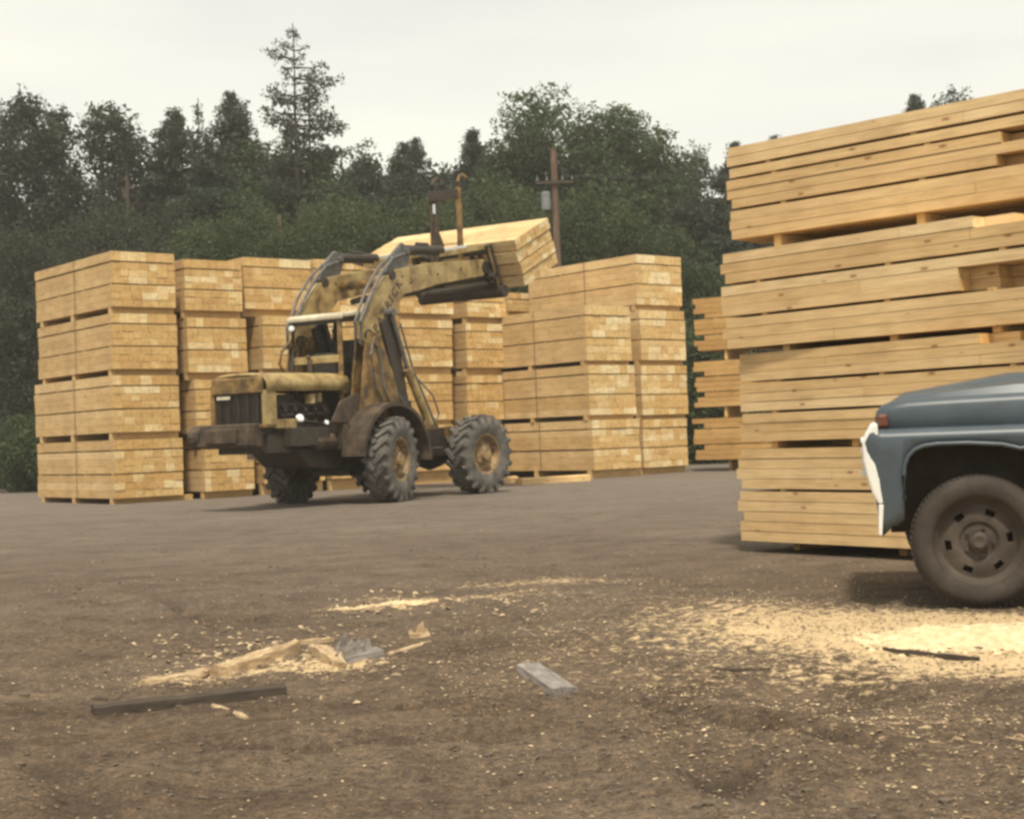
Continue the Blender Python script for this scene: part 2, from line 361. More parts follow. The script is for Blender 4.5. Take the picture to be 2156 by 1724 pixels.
# ------------------------------------------------------------------ lumber packs
def lumber_pack(Pb, theta, W, L, Hh, gap, label, group, tiers=(.18, .40, .42), rows=(1, 3, 3), cols=7, bias=0., zfloor=None, ends=0, tilt=0, block_out=0, strap=.46):
    """Pb = world position of the near bottom corner of the boards; boards run along local y, end face at y=0"""
    root = empty('lumber_pack', Pb, theta, label, 'lumber pack', group)
    if tilt: root.rotation_euler = (tilt, 0, theta)
    r = random.Random(hash(label) % 9973 if False else sum(ord(ch) * (i + 3) for i, ch in enumerate(label)))
    lg = .026; nt_ = len(tiers); Hb = Hh - lg * (nt_ - 1)
    z = Hh
    tz = []
    for k in range(nt_):
        h = Hb * tiers[k] / sum(tiers); z -= h; tz.append((z, z + h, rows[k])); z -= lg
    for (z0, z1, nr) in tz:
        mb = MB(); dx = r.uniform(-.012, .012); dy = r.uniform(-.015, .015)
        for j in range(nr):
            za = z0 + (z1 - z0) * j / nr; zb = z0 + (z1 - z0) * (j + 1) / nr
            # widths vary a little
            ws = [r.uniform(.8, 1.2) for _ in range(cols)]; tot = sum(ws); x = 0
            prev = None
            for w in ws:
                ww = W * w / tot
                q = r.random()
                tn = .34 + .22 * r.random() if q < .5 else (.50 + .25 * r.random() if q < .82 else .78 + .22 * r.random())
                if prev is not None and r.random() < .35: tn = prev + r.uniform(-.04, .04)
                prev = tn
                e = r.uniform(0, .014); tn = max(0, min(1, tn + bias))
                mb.box((x + dx + .0015, e + dy, za + .002), (x + dx + ww - .003, L + r.uniform(-.03, .01) + dy, zb - .002), 0, tn, em=1)
                x += ww
        mb.build('board_tier', [SIDE, END], root)
    lm = None
    for (z0, z1, nr) in tz[:-1]:
        for yy in (.10, L * .36, L * .68, L - .15):
            if lm is None:
                q = MB(); q.box((.004, 0, 0), (W - .004, .045, lg), 0, .5, em=None, axis=0); lo = q.build('lath', [SIDE], root); lm = lo.data
            else:
                lo = bpy.data.objects.new('lath', lm); col.objects.link(lo); lo.parent = root
            lo.location = (0, yy, z0 - lg)
    if gap > 0:
        for i, yy in enumerate((.13, L * .5, L - .35)):
            q = MB(); bo = block_out if i == 0 else 0
            q.box((0 - (.02 if block_out else 0), 0, -gap), (W + bo, .13, -.002), 0, .35 + .3 * r.random(), em=None, axis=0); lo = q.build('bearer', [SIDE], root); lo.location = (.006, yy, 0)
    if strap:
        q = MB(); y0 = L * strap
        e = .004; w = .022
        q.box((-e - .012, y0, -.004), (-.0125, y0 + w, Hh + e)); q.box((W + .0125, y0, -.004), (W + e + .012, y0 + w, Hh + e)); q.box((-.016, y0, Hh + .001), (W + .016, y0 + w, Hh + .004))
        q.build('strap', STRAP, root)
    return root

ORD = ['bottom', 'second', 'third', 'fourth']
GR = 'square-ended lumber packs stacked in the yard'
def stack(Y, theta, packs, L, desc, floor_gap, bias=0., Wd=None, bo=0):
    """packs listed top to bottom: (corner px, top px, bottom px, right px)"""
    n = len(packs); th = math.radians(theta); Wv = Vector((math.cos(th), math.sin(th), 0))
    zs = []
    for (xc, yt, yb, xr) in packs:
        P = at(xc, yb, Y); T = at(xc, yt, Y)
        # solve width from the right edge
        lo, hi = .3, 3
        for _ in range(40):
            mid = (lo + hi) / 2
            if proj(P + Wv * mid)[0] < xr: lo = mid
            else: hi = mid
        zs.append((P, T.z - P.z, lo))
    for i, (P, hh, W) in enumerate(zs):
        below = zs[i + 1][0].z + zs[i + 1][1] if i + 1 < n else 0
        gap = max(.03, P.z - below)
        k = n - 1 - i
        nm = 'top' if i == 0 and n > 1 else ORD[k]
        kw = {}
        if hh < .8: kw = dict(tiers=(.35, .65), rows=(1, 3))
        lumber_pack(P, th + math.radians(rnd.uniform(-.8, .8)), W, L, hh, gap, f'{nm} lumber pack of the {desc}', 'lumber packs in the ' + desc, bias=bias, block_out=bo if i == n - 1 else 0, **kw)

stack(31.0, 39, [(238, 528, 645, 371), (238, 659, 777, 374), (240, 790, 911, 381), (243, 926, 1050, 388)], 4.2, 'leftmost stack', .12, 0, bo=.26)
stack(32.2, 39, [(390, 545, 653, 511), (397, 668, 784, 521), (414, 799, 912, 530), (433, 925, 1035, 536)], 4.2, 'leaning second stack from the left', .12)
stack(33.4, 39, [(516, 541, 650, 657), (556, 664, 776, 684), (552, 792, 900, 680), (556, 915, 1018, 684)], 4.2, 'third stack from the left', .12)
stack(34.6, 39, [(664, 545, 655, 788), (694, 668, 775, 808), (696, 790, 890, 812), (700, 905, 1008, 815)], 4.2, 'stack behind the loader canopy', .12)
stack(36.4, 39, [(843, 560, 659, 955), (845, 672, 772, 955), (845, 788, 886, 956), (847, 896, 994, 957)], 4.2, 'stack behind the lift cylinders', .12)
stack(37.7, 39, [(985, 617, 667, 1066), (985, 680, 774, 1062), (986, 790, 885, 1062), (986, 895, 985, 1062)], 4.2, 'stack behind the front wheel', .12, .05)
stack(41.2, 39, [(1074, 616, 655, 1131), (1074, 668, 756, 1131), (1074, 768, 860, 1131), (1074, 870, 965, 1131)], 3.0, 'stack hidden behind the three pack pile', .12, .05)
stack(36.0, 40, [(1237, 642, 759, 1331), (1243, 768, 874, 1341), (1251, 884, 990, 1350)], 4.2, 'three pack pile right of the front wheel', .2, .16)
stack(37.6, 40, [(1343, 535, 641, 1438), (1350, 652, 758, 1446), (1353, 769, 874, 1448), (1357, 883, 985, 1450)], 4.2, 'tall bright stack right of the three pack pile', .2, .2)

# ------------------------------------------------------------------ long board piles (broadside)
def board_pack(root_loc, th, L, D, rows, rowh, gap, gaps, mats, label, group, missing=(), left=None, seed=1, bearers=(.35, 1.9), lathx=(.4, 1.6, 2.7)):
    """boards run along local x; broad side at y=0 faces the camera; rows bottom to top; gaps: set of row indices with a lath gap above"""
    r = random.Random(seed); root = empty('board_pack', root_loc, th, label, 'board pack', group)
    z = 0; tier = MB(); r_i = 0; lg = .02
    def flush(mb):
        if mb.v: mb.build('board_tier', mats, root)
        return MB()
    for i in range(rows):
        x0 = left(i, r) if left else r.uniform(-.045, .03)
        nd = 7; bw = D / nd
        h = rowh * r.uniform(.975, 1.0)
        tr = max(0, min(1, .52 + r.gauss(0, .14)))
        for k in range(nd):
            xe = L + r.uniform(-.12, .08)
            if k == 0 and r.random() < .10: xe = L - r.uniform(.15, .5)
            if k < 2:
                for (row, xm) in missing:
                    if row == i: xe = xm + k * .25
            yo = 0 if k else r.uniform(-.004, .005)
            seg = [x0 + (r.uniform(-.05, .05) if k else 0), xe]
            if k == 0 and r.random() < .25 and seg[1] > 1.5: seg.insert(1, r.uniform(.8, seg[1] - .4))
            for s in range(len(seg) - 1):
                tt = max(0, min(1, tr + r.gauss(0, .09)))
                tier.box((seg[s] + (.004 if s else 0), k * bw + yo + .002, z + r.uniform(.0005, .004)), (seg[s+1], (k+1) * bw - .002, z + h - r.uniform(0, .003)), 0, tt, em=1, axis=0)
        z += rowh
        if i in gaps:
            tier = flush(tier)
            for lx in lathx:
                q = MB(); q.box((0, .012, 0), (.05, D - .01, lg), 0, .6, em=1, axis=1); o = q.build('lath', mats, root); o.location = (lx + r.uniform(-.1, .1), 0, z)
            z += lg
    flush(tier)
    for i, bx in enumerate(bearers):
        q = MB(); q.box((0, (.35 if root_loc.z < .45 else .06), -gap), (.075, D, -.002), 0, .4 + .2 * r.random(), em=1, axis=1); o = q.build('bearer', mats, root); o.location = (bx, 0, 0)
    return root, z
thK = math.atan2(-.805, .593)
GK = 'board packs in the big near pile on the right'
p1 = ground(1563, 1138, .10); Yk = p1.y
def K(px, ytop, ybot, prev_top, rows, gaps, label, missing=(), seed=1, bearers=(.35, 1.9), L=3.35, lathx=(.45, 1.7, 2.8), dth=0):
    P = at(px, ybot, Yk); T = at(px, ytop, Yk); hh = T.z - P.z
    rh = (hh - .02 * len(gaps)) / rows
    sh = P.x - p1.x
    root, z = board_pack(P, thK + math.radians(dth), L - sh * .6, 1.25, rows, rh, max(.02, P.z - prev_top - .002), gaps, [LONG, END], label, GK, missing, None, seed, bearers, lathx)
    return T.z
z1 = K(1563, 945, 1138, 0.0, 9, {4}, 'bottom board pack of the near right pile, behind the truck', ((7, 2.9),), 11, (.3, 1.5, 2.7))
z2 = K(1561, 747, 930, z1, 9, {2, 5}, 'second board pack up in the near right pile, above the truck hood', ((8, 2.6),), 12, (.32, 1.25, 2.5))
z3 = K(1527, 535, 736, z2, 9, {2, 5}, 'third board pack up in the near right pile with a deep recess at right', ((4, 2.45), (3, 2.46), (8, 2.6)), 23, (.62, 1.75, 2.7), dth=4)
z4 = K(1541, 312, 505, z3, 9, {2, 5, 6}, 'topmost board pack of the near right pile, overhanging at left', ((3, 2.6), (5, 2.65)), 34, (.42, 1.85, 2.8), lathx=(.45, 1.95, 2.9), dth=8.5)

# farther ragged pile seen in the gap
GJ = 'ragged orange board packs in the gap'
def leftJ(i, r): return r.uniform(-.36, -.22) if i not in (2, 6) else r.uniform(-.06, .02)
zt = 0; Yj = 38.5
for i, (yt, yb, lab, rows) in enumerate(((880, 968, 'bottom orange board pack in the gap left of the near pile', 8), (760, 857, 'second orange board pack up in the gap left of the near pile', 9), (627, 738, 'topmost orange board pack in the gap left of the near pile, ragged ended', 10))):
    P = at(1486, yb, Yj); T = at(1486, yt, Yj); rh = (T.z - P.z - .05) / rows
    board_pack(P, thK + .35, 4.6, 1.3, rows, rh, P.z - zt - .002, {2, 5}, [ORNG, END], lab, GJ, (), leftJ, 50 + i, (.5, 2.4, 4.0), (.3, 1.6, 3.4)); zt = T.z

# ------------------------------------------------------------------ loader
O = ground(850, 1056); O.z = 0; PH = math.radians(57)
L_ = empty('wheel_loader', O, PH, 'dirty yellow wheel loader with raised arms holding a lumber pack', 'wheel loader')
def lp(name, mb, mat, parent=L_, bevel=.012, sm_=False, rc=False):
    o = mb.build(name, mat, parent, bevel=bevel, recalc=rc)
    if sm_: smooth_angle(o)
    return o
def wheel(cf, cb, out, yaw=0, z=.78):
    """out = -1: outer face towards -b"""
    R = .78; w = .44
    hub = MB(); prof = [(.0, -.10), (.12, -.10), (.14, -.03), (.22, .0), (.24, .06)]
    hub.lathe([(r, y) for r, y in prof], 24)
    for k in range(10):
        a = 2 * PI * k / 10; hub.tube([(.19 * math.cos(a), -.03, .19 * math.sin(a)), (.19 * math.cos(a), .03, .19 * math.sin(a))], .016, 6)
    h = hub.build('wheel', RIM, L_, recalc=True); smooth_angle(h)
    h.location = (cf, cb, z); h.rotation_euler = (0, rnd.uniform(0, 1), yaw + (PI if out > 0 else 0))
    r = MB(); r.lathe([(.20, .03), (.33, .05), (.36, -.02), (.375, -.08), (.41, -.09), (.41, -.05), (.40, .28)], 40)
    ro = r.build('rim', RIM, h, recalc=True); smooth_angle(ro)
    ty = MB(); ty.lathe([(.40, -.08), (.44, -.11), (.56, -.13), (.66, -.12), (.715, -.085), (.735, .0), (.74, .12), (.735, .24), (.715, .31), (.66, .345), (.5, .35), (.40, .30)], 56)
    nl = 20
    for k in range(nl):
        for sd in (0, 1):
            a = 2 * PI * (k + .5 * sd) / nl
            X = Matrix.Rotation(-a, 4, 'Y') @ Matrix.Translation((R - .045, .115 + (-.105 if sd == 0 else .105), 0)) @ Matrix.Rotation((.75 if sd == 0 else -.75), 4, 'X')
            ty.box((-.03, -.145, -.038), (.045, .145, .038), X=X)
            # shoulder
            Xs = Matrix.Rotation(-a + (.09), 4, 'Y') @ Matrix.Translation((R - .075, .115 + (-.215 if sd == 0 else .215), 0))
            ty.box((-.075, -.028, -.036), (.05, .028, .036), X=Xs)
    to = ty.build('tyre', TYRE, h, recalc=True); smooth_angle(to, 35)
    return h
WB = 2.82
wheel(0, .12, -1, .24, .77); wheel(0, 2.78, 1, .24, .77); wheel(WB, .12, -1, -.10); wheel(WB, 2.78, 1, -.10)
q = MB()   # axles
for f in (0, WB):
    q.tube([(f, .3, .78), (f, 1.0, .78), (f, 1.2, .78), (f, 1.45, .78), (f, 1.7, .78), (f, 1.9, .78), (f, 2.6, .78)], [.12, .13, .22, .30, .22, .13, .12], 14)
lp('axle', q, GREASE, bevel=0, sm_=True)
q = MB()   # chassis
q.box((-2.65, .95, 1.02), (-.1, 1.95, 1.46)); q.box((-1.0, .62, 1.0), (.75, 2.28, 1.5)); q.box((.6, .95, .72), (1.2, 1.95, 1.35))
q.box((1.0, .72, .78), (3.35, 2.18, 1.30)); q.prism([(-1.9, 1.05), (-1.5, .72), (-.3, .6), (-.3, 1.05)], .9, 2.0); q.box((-.3, 1.0, .5), (1.3, 1.9, 1.0)); q.box((-2.6, .86, .98), (-2.0, 2.04, 1.3)); q.tube([(.3, 1.45, .74), (1.6, 1.45, .66), (2.4, 1.45, .74)], .10, 10)  # lower prism and belly box added as dark fill for the shade underneath
q.box((-2.2, .66, 1.08), (-1.2, .96, 1.40))
lp('chassis', q, GREASE)
q = MB(); q.box((1.02, .715, 1.302), (3.3, .95, 1.345)); q.box((2.35, .66, 1.12), (3.42, .73, 1.36)); lp('frame_rail', q, YELD)
q = MB(); q.box((1.25, .58, .92), (2.1, .64, .96)); lp('step', q, GREY)
q = MB()   # belly plate / fuel tank
q.box((-.95, .5, 1.06), (-.55, .98, 1.44)); q.tube([(-1.55, .78, 1.15), (-1.02, .78, 1.15)], .14, 12); lp('tank', q, RUSTD)
q = MB()   # counterweight bumper with rounded ends
q.prism([(-3.05, 1.12), (-2.66, 1.08), (-2.60, 1.50), (-2.98, 1.50)], .95, 2.12)
q.tube([(-2.88, 2.05, 1.30), (-2.88, 2.32, 1.30)], .20, 14)
q.box((-3.12, 1.15, 1.16), (-3.0, 1.85, 1.42))
lp('counterweight', q, RUSTD, bevel=.03)
# hood: rounded-top shell as arch section lofted along f
q = MB(); sec = []
bw0, bw1 = .82, 2.08
for (b_, z_) in ((bw0, 2.04), (bw0, 2.20), (bw0 + .05, 2.28), (bw0 + .16, 2.325), (1.2, 2.345), (1.45, 2.35), (1.7, 2.345), (bw1 - .16, 2.325), (bw1 - .05, 2.28), (bw1, 2.20), (bw1, 2.04)): sec.append((b_, z_))
fs_ = [-2.66, -2.62, -2.4, -1.6, -.75, -.45]; dz = [-.03, 0, 0, .012, .02, .02]
o_ = len(q.v)
for f, d_ in zip(fs_, dz):
    for (b_, z_) in sec: q.v.append((f, b_, z_ + d_))
ns = len(sec)
for i in range(len(fs_) - 1):
    for k in range(ns - 1): q.f.append([i*ns+k, i*ns+k+1, (i+1)*ns+k+1, (i+1)*ns+k]); q.m.append(0); q.t.append(.5)
o = lp('hood', q, YEL, bevel=0, rc=False); smooth_angle(o, 50)
so = o.modifiers.new('solid', 'SOLIDIFY'); so.thickness = .03; so.offset = -1
q = MB()   # radiator shroud
q.box((-2.70, .80, 1.46), (-2.42, .90, 2.06)); q.box((-2.44, .81, 1.40), (-1.9, .88, 1.56)); lp('corner_post', q, YEL, bevel=.015)
q = MB(); q.box((-2.70, 2.0, 1.46), (-2.42, 2.10, 2.06)); lp('corner_post', q, YELD, bevel=.015)
q = MB(); q.prism([(-2.72, 2.02), (-2.66, 2.02), (-2.66, 2.31), (-2.72, 2.28)], .86, 2.04); lp('radiator_shroud', q, YELD, bevel=.015)  # darker coat stands for grime and for shade painted on this front band
q = MB(); q.box((-2.72, .82, 1.42), (-2.35, 2.08, 1.48)); lp('radiator_sill', q, YELD, bevel=.015)
q = MB(); q.box((-.62, .81, 2.02), (-.47, .86, 2.31)); lp('hood_strap', q, YEL, bevel=.005)
q = MB(); q.box((-2.64, .90, 1.48), (-2.58, 2.0, 2.03))
for k in range(13): q.box((-2.67, .92, 1.50 + k * .041), (-2.645, 1.98, 1.514 + k * .041))
for k in range(5): q.box((-2.69, 1.0 + k * .22, 1.48), (-2.665, 1.02 + k * .22, 2.02))
g_ = lp('grille', q, GREASE, bevel=0)
q = MB(); q.box((-2.715, 1.62, 1.93), (-2.695, 1.92, 1.985)); lp('name_plate', q, CANOPY, bevel=0)
q = MB()   # engine
q.box((-2.3, 1.0, 1.35), (-.8, 1.9, 1.86)); q.box((-2.1, 1.1, 1.86), (-1.0, 1.8, 2.0))
for k in range(5): q.tube([(-2.1 + k * .27, .98, 1.80), (-2.1 + k * .27, .90, 1.70), (-2.1 + k * .27, .92, 1.50)], .035, 8)
q.tube([(-2.2, .93, 1.62), (-.9, .93, 1.66)], .03, 8); q.tube([(-2.15, .90, 1.44), (-1.6, .88, 1.52), (-.8, .9, 1.44)], .022, 8); q.box((-2.5, .98, 1.5), (-2.42, 1.92, 2.0))
lp('engine', q, GREASE)
q = MB(); q.tube([(-1.42, .92, 2.0), (-1.42, .92, 1.83)], .10, 12); q.tube([(-1.16, .94, 2.02), (-1.16, .94, 1.86)], .06, 10); lp('air_filter', q, YEL, bevel=0, sm_=True)
for i, (f, z, r_) in enumerate(((-1.95, 1.57, .075), (-1.25, 1.48, .05))):
    q = MB(); q.lathe([(0, -.02), (r_ * .6, -.016), (r_, 0), (r_ * .9, .06), (r_ * .4, .12), (0, .12)], 20)
    lh = q.build('work_lamp', GREY if i else CHROME, L_, recalc=True); smooth_angle(lh); lh.location = (f, .70, z); lh.rotation_euler = (-.35, 0, -.3)
    q = MB(); q.lathe([(0, -.032), (r_ * .5, -.03), (r_ * .85, -.021)], 20); g2 = q.build('lens', GLASS, lh, recalc=True)
# deck and side panel and rear fenders
q = MB(); q.box((-.5, .62, 1.52), (.85, 2.28, 1.60)); q.box((-.45, .86, 1.6), (-.38, 2.04, 2.1)); q.box((.45, .9, 1.6), (.85, 2.0, 2.25)); lp('cab_floor', q, GREASE)
for bb in (.06, 2.34):
    q = MB(); n_ = 22; R0, R1 = .95, 1.02
    arc = [(-PI * .02 + PI * 1.0 * k / n_) for k in range(n_ + 1)]
    out = [(R1 * math.cos(a) + .0, .80 + R1 * math.sin(a)) for a in arc]; inn = [(R0 * math.cos(a), .80 + R0 * math.sin(a)) for a in arc]
    for k in range(n_):
        q.prism([inn[k], inn[k+1], out[k+1], out[k]], bb + .0, bb + .52)
    o = lp('fender', q, RUSTD, bevel=0); smooth_angle(o, 30)
    q = MB(); poly = [(-1.25, 1.50)] + [(R1 * math.cos(a) , .80 + R1 * math.sin(a)) for a in [PI * (.78 - .46 * k / 8) for k in range(9)]] + [(.55, 2.02), (-.5, 2.02), (-1.0, 1.85)]
    q.prism(poly, bb + (.50 if bb < 1 else -.0), bb + (.54 if bb < 1 else .04)); lp('side_panel', q, RUSTD, bevel=0)
# canopy
q = MB(); X = Matrix.Translation((.12, 1.45, 3.50)) @ Matrix.Rotation(-.10, 4, 'Y')
q.box((-.72, -.64, -.035), (.72, .64, .06), X=X); q.box((-.76, -.67, -.06), (-.70, .67, .035), X=X); q.box((.70, -.67, -.06), (.76, .67, .035), X=X)
canopy = lp('canopy', q, CANOPY, bevel=.03)
q = MB(); q.box((-.69, -.61, -.13), (.69, .61, -.04), X=X); lp('canopy_lining', q, GREASE, bevel=0)
for (f0, b0, f1, b1, z0, r_, mt) in ((-.55, .90, -.55, .90, 1.6, .05, YELD), (-.62, 2.02, -.55, 2.02, 1.6, .06, GREASE), (.60, .90, .75, .90, 1.9, .05, YELD), (.60, 2.02, .75, 2.02, 1.9, .08, GREASE)):
    q = MB(); q.tube([(f0, b0, z0), (f0 + (f1 - f0) * .35, b0, z0 + .95), (f1, b1, 3.45)], r_, 8); lp('canopy_post', q, mt, bevel=0, sm_=True)
q = MB(); q.tube([(-.56, 2.06, 3.05), (-.74, 2.14, 2.85), (-.80, 2.16, 2.62), (-.72, 2.14, 2.48), (-.56, 2.06, 2.42)], .03, 8); lp('hand_rail', q, YELD, bevel=0, sm_=True)
q = MB(); q.box((-.60, .90, 2.58), (-.55, 2.02, 2.72)); lp('back_rail', q, YEL)
q = MB(); q.lathe([(0, -.01), (.06, 0), (.055, .05), (0, .08)], 16); o = q.build('canopy_lamp', CHROME, L_, recalc=True); o.location = (-.66, 1.96, 3.26); o.rotation_euler = (0, 0, -PI / 3); smooth_angle(o)
q = MB(); q.lathe([(0, -.02), (.045, -.012)], 16); q.build('lens', GLASS, o)
q = MB(); q.box((-.32, 1.18, 2.0), (.18, 1.72, 2.14)); q.prism([(-.34, 2.1), (-.22, 2.1), (-.30, 2.78), (-.42, 2.78)], 1.2, 1.7); q.box((-.25, 1.25, 1.6), (.1, 1.65, 2.0)); lp('seat', q, SEAT, bevel=.04)
q = MB(); q.tube([(.55, 1.45, 2.2), (.32, 1.45, 2.62)], .025, 8); cc = Vector((.30, 1.45, 2.66)); 
pts = [cc + Vector((.06 * math.cos(a) * 1.5, .2 * math.sin(a), .17 * math.cos(a))) for a in [2 * PI * k / 16 for k in range(17)]]; q.tube(pts, .014, 6); lp('steering_wheel', q, SEAT, bevel=0, sm_=True)
q = MB(); q.box((.36, 1.1, 2.25), (.62, 1.85, 3.05)); q.box((.40, 1.0, 2.2), (.50, 1.95, 2.5)); lp('dashboard', q, GREASE, bevel=.02)
q = MB()
for k in range(6): q.box((-2.25 + k * .24, .812, 2.10), (-2.12 + k * .24, .819, 2.125))
lp('hood_louvre', q, GREASE, bevel=0)
q = MB(); q.tube([(-1.0, 1.25, 2.33), (-1.0, 1.25, 2.62)], .05, 10); q.tube([(-1.0, 1.25, 2.62), (-1.06, 1.25, 2.70)], .04, 10); lp('exhaust_pipe', q, RUSTD, bevel=0, sm_=True)
# arm towers
for bb in (.50, 2.12):
    q = MB(); q.prism([(-.55, 1.5), (.95, 1.5), (.62, 2.1), (.30, 2.75), (.12, 3.12), (-.22, 3.12), (-.34, 2.7), (-.42, 2.2)], bb, bb + .05); q.prism([(-.45, 1.5), (.75, 1.5), (.50, 2.1), (.22, 2.7), (.1, 3.1), (-.2, 3.1), (-.3, 2.6), (-.38, 2.2)], bb + .27, bb + .32)
    q.tube([(-.03, bb - .06, 2.95), (-.03, bb + .38, 2.95)], .10, 14); lp('arm_tower', q, YELD, bevel=.008)
q = MB(); q.tube([(-.1, .48, 3.0), (-.22, .46, 2.7), (-.18, .44, 2.4), (-.10, .45, 2.1), (.1, .46, 1.85)], .022, 8); q.tube([(.0, .47, 2.85), (.10, .45, 2.5), (.08, .45, 2.2), (.25, .46, 1.9), (.55, .47, 1.62)], .02, 8)
q.tube([(.5, .55, 2.2), (.62, .5, 1.95), (.9, .5, 1.72), (1.0, .6, 1.4)], .025, 8); lp('hydraulic_hose', q, GREY, bevel=0, sm_=True)
q = MB(); q.box((.25, .50, 1.52), (1.02, .92, 1.86)); q.box((.35, .52, 1.86), (.7, .85, 2.0)); lp('valve_block', q, GREASE)
# lift arms
arm = [(-.15, 2.86), (.12, 2.93), (.33, 3.16), (.78, 3.66), (1.03, 3.89), (1.47, 3.98), (2.11, 4.14), (3.72, 4.42), (3.86, 4.52), (3.86, 4.70), (3.74, 4.76), (1.91, 4.55), (1.10, 4.40), (.74, 4.33), (.50, 4.20), (.24, 3.98), (.08, 3.80), (-.28, 3.28), (-.34, 3.0)]
for bb in (.56, 2.20):
    q = MB(); q.prism(arm, bb, bb + .17, m=0)
    ao = q.build('lift_arm', YEL, L_, bevel=.012, recalc=True)
    for (bf_, bz_) in ((.30, 3.30), (.16, 3.14), (2.1, 4.34), (2.9, 4.5), (1.2, 4.12), (.95, 4.22), (3.5, 4.60)):
        q = MB(); q.tube([(bf_, bb - .012, bz_), (bf_, bb + .18, bz_)], .022, 8); lp('bolt', q, GREASE, parent=ao, bevel=0)
    if bb < 1:
        ao['label'] = 'near lift arm with black letters running up its lower half'
        cu = bpy.data.curves.new('txt', 'FONT'); cu.body = 'PATRICK'; cu.size = .24; cu.extrude = .002; cu.space_character = 1.45; cu.align_x = 'CENTER'; cu.align_y = 'CENTER'; cu.offset = .004
        tmp = bpy.data.objects.new('txt', cu); col.objects.link(tmp); bpy.context.view_layer.update()
        me = bpy.data.meshes.new_from_object(tmp.evaluated_get(bpy.context.evaluated_depsgraph_get())); bpy.data.objects.remove(tmp)
        me.materials.clear(); me.materials.append(INK)
        to = bpy.data.objects.new('lettering', me); col.objects.link(to); to.parent = ao
        # text x -> up along arm, text plane faces -b
        an = math.atan2(1.02, .86)
        ex = Vector((math.cos(an), 0, math.sin(an))); ey = Vector((-math.sin(an), 0, math.cos(an))); ez = Vector((0, -1, 0))
        Mx = Matrix((ex, ey, ez)).transposed().to_4x4(); Mx.translation = Vector((.47, bb - .003, 3.63)); to.matrix_local = Mx
    q = MB(); pass
    for (pf, pz, pr_) in ((3.78, 4.60, .13), (.62, 4.22, .09), (-.15, 3.05, .12)):
        q = MB(); q.tube([(pf, bb - .04, pz), (pf, bb + .21, pz)], pr_, 14); lp('pin', q, GREASE, parent=ao, bevel=0, sm_=True)
    # hoses on the back of the lower arm
    q = MB(); q.tube([(-.34, bb + .02, 2.9), (-.36, bb + .0, 3.3), (-.02, bb - .01, 3.85), (.30, bb, 4.22), (.70, bb + .02, 4.55), (1.3, bb + .04, 4.72), (1.9, bb + .06, 4.66)], .032, 8)
    q.tube([(-.38, bb + .12, 2.9), (-.40, bb + .1, 3.3), (-.06, bb + .10, 3.9), (.34, bb + .1, 4.34), (.85, bb + .1, 4.68)], .028, 8); lp('hydraulic_hose', q, GREY, bevel=0, sm_=True)
    # elbow bracket
    q = MB(); q.prism([(.55, 4.25), (1.15, 4.38), (1.35, 4.75), (1.05, 4.88), (.72, 4.62)], bb + .05, bb + .12); q.tube([(1.15, bb - .02, 4.72), (1.15, bb + .19, 4.72)], .07, 12); lp('bell_crank', q, GREY, bevel=.01)
    # tilt cylinder and link
    q = MB(); q.tube([(1.15, bb + .08, 4.74), (2.35, bb + .08, 4.83)], .10, 14); q.tube([(1.55, bb + .08, 4.88), (1.9, bb + .08, 4.90)], .05, 8); o1 = lp('tilt_cylinder', q, GREASE, bevel=0, sm_=True)
    q = MB(); q.tube([(2.35, bb + .08, 4.83), (3.2, bb + .08, 4.97)], .045, 10); lp('rod', q, CHROME, parent=o1, bevel=0, sm_=True)
    q = MB(); q.prism([(2.2, 4.68), (3.85, 4.98), (3.83, 5.08), (2.2, 4.78)], bb + .0, bb + .06); lp('tilt_link', q, YEL, bevel=.008)
    q = MB(); q.tube([(1.55, bb + .08, 3.90), (1.85, bb + .08, 3.97)], .06, 10); q.tube([(1.8, bb + .08, 3.95), (3.9, bb + .08, 4.27)], .075, 10); lp('levelling_cylinder', q, GREASE, bevel=0, sm_=True)
    # lift cylinder
    cb = bb - .12
    q = MB(); q.tube([(.86, cb, 2.42), (1.48, cb, 1.40)], .085, 14); q.tube([(.84, cb, 2.46), (.90, cb, 2.34)], .10, 14); o1 = lp('lift_cylinder', q, YEL, bevel=0, sm_=True)
    q = MB(); q.tube([(.40, cb, 3.50), (.86, cb, 2.42)], .045, 10); q.tube([(.40, cb - .08, 3.5), (.40, cb + .2, 3.5)], .08, 12); lp('rod', q, GREY, parent=o1, bevel=0, sm_=True)
    q = MB(); q.tube([(.98, cb - .05, 2.38), (1.58, cb - .05, 1.42)], .03, 8); q.tube([(.98, cb - .05, 2.38), (.60, cb - .05, 3.3)], .02, 8); q.tube([(1.05, cb - .04, 2.3), (1.5, cb - .09, 1.95), (1.7, cb - .08, 1.6), (1.62, cb, 1.36)], .016, 8); lp('hydraulic_hose', q, GREY, bevel=0, sm_=True)
    q = MB(); q.prism([(.16, 3.30), (.52, 3.52), (.60, 3.30), (1.02, 1.40), (.82, 1.40)], cb + .05, cb + .12); lp('strut', q, GREASE, bevel=.006)
    q = MB(); q.prism([(1.2, 1.30), (1.75, 1.30), (1.62, 1.52), (1.36, 1.52)], cb - .05, cb + .1); lp('cylinder_bracket', q, YELD, bevel=.008)
# cross tube between arms
q = MB(); q.tube([(1.15, .6, 4.2), (1.15, 2.3, 4.2)], .11, 14); q.tube([(2.75, .6, 4.42), (2.75, 2.3, 4.42)], .08, 12); lp('cross_tube', q, YELD, bevel=0, sm_=True)
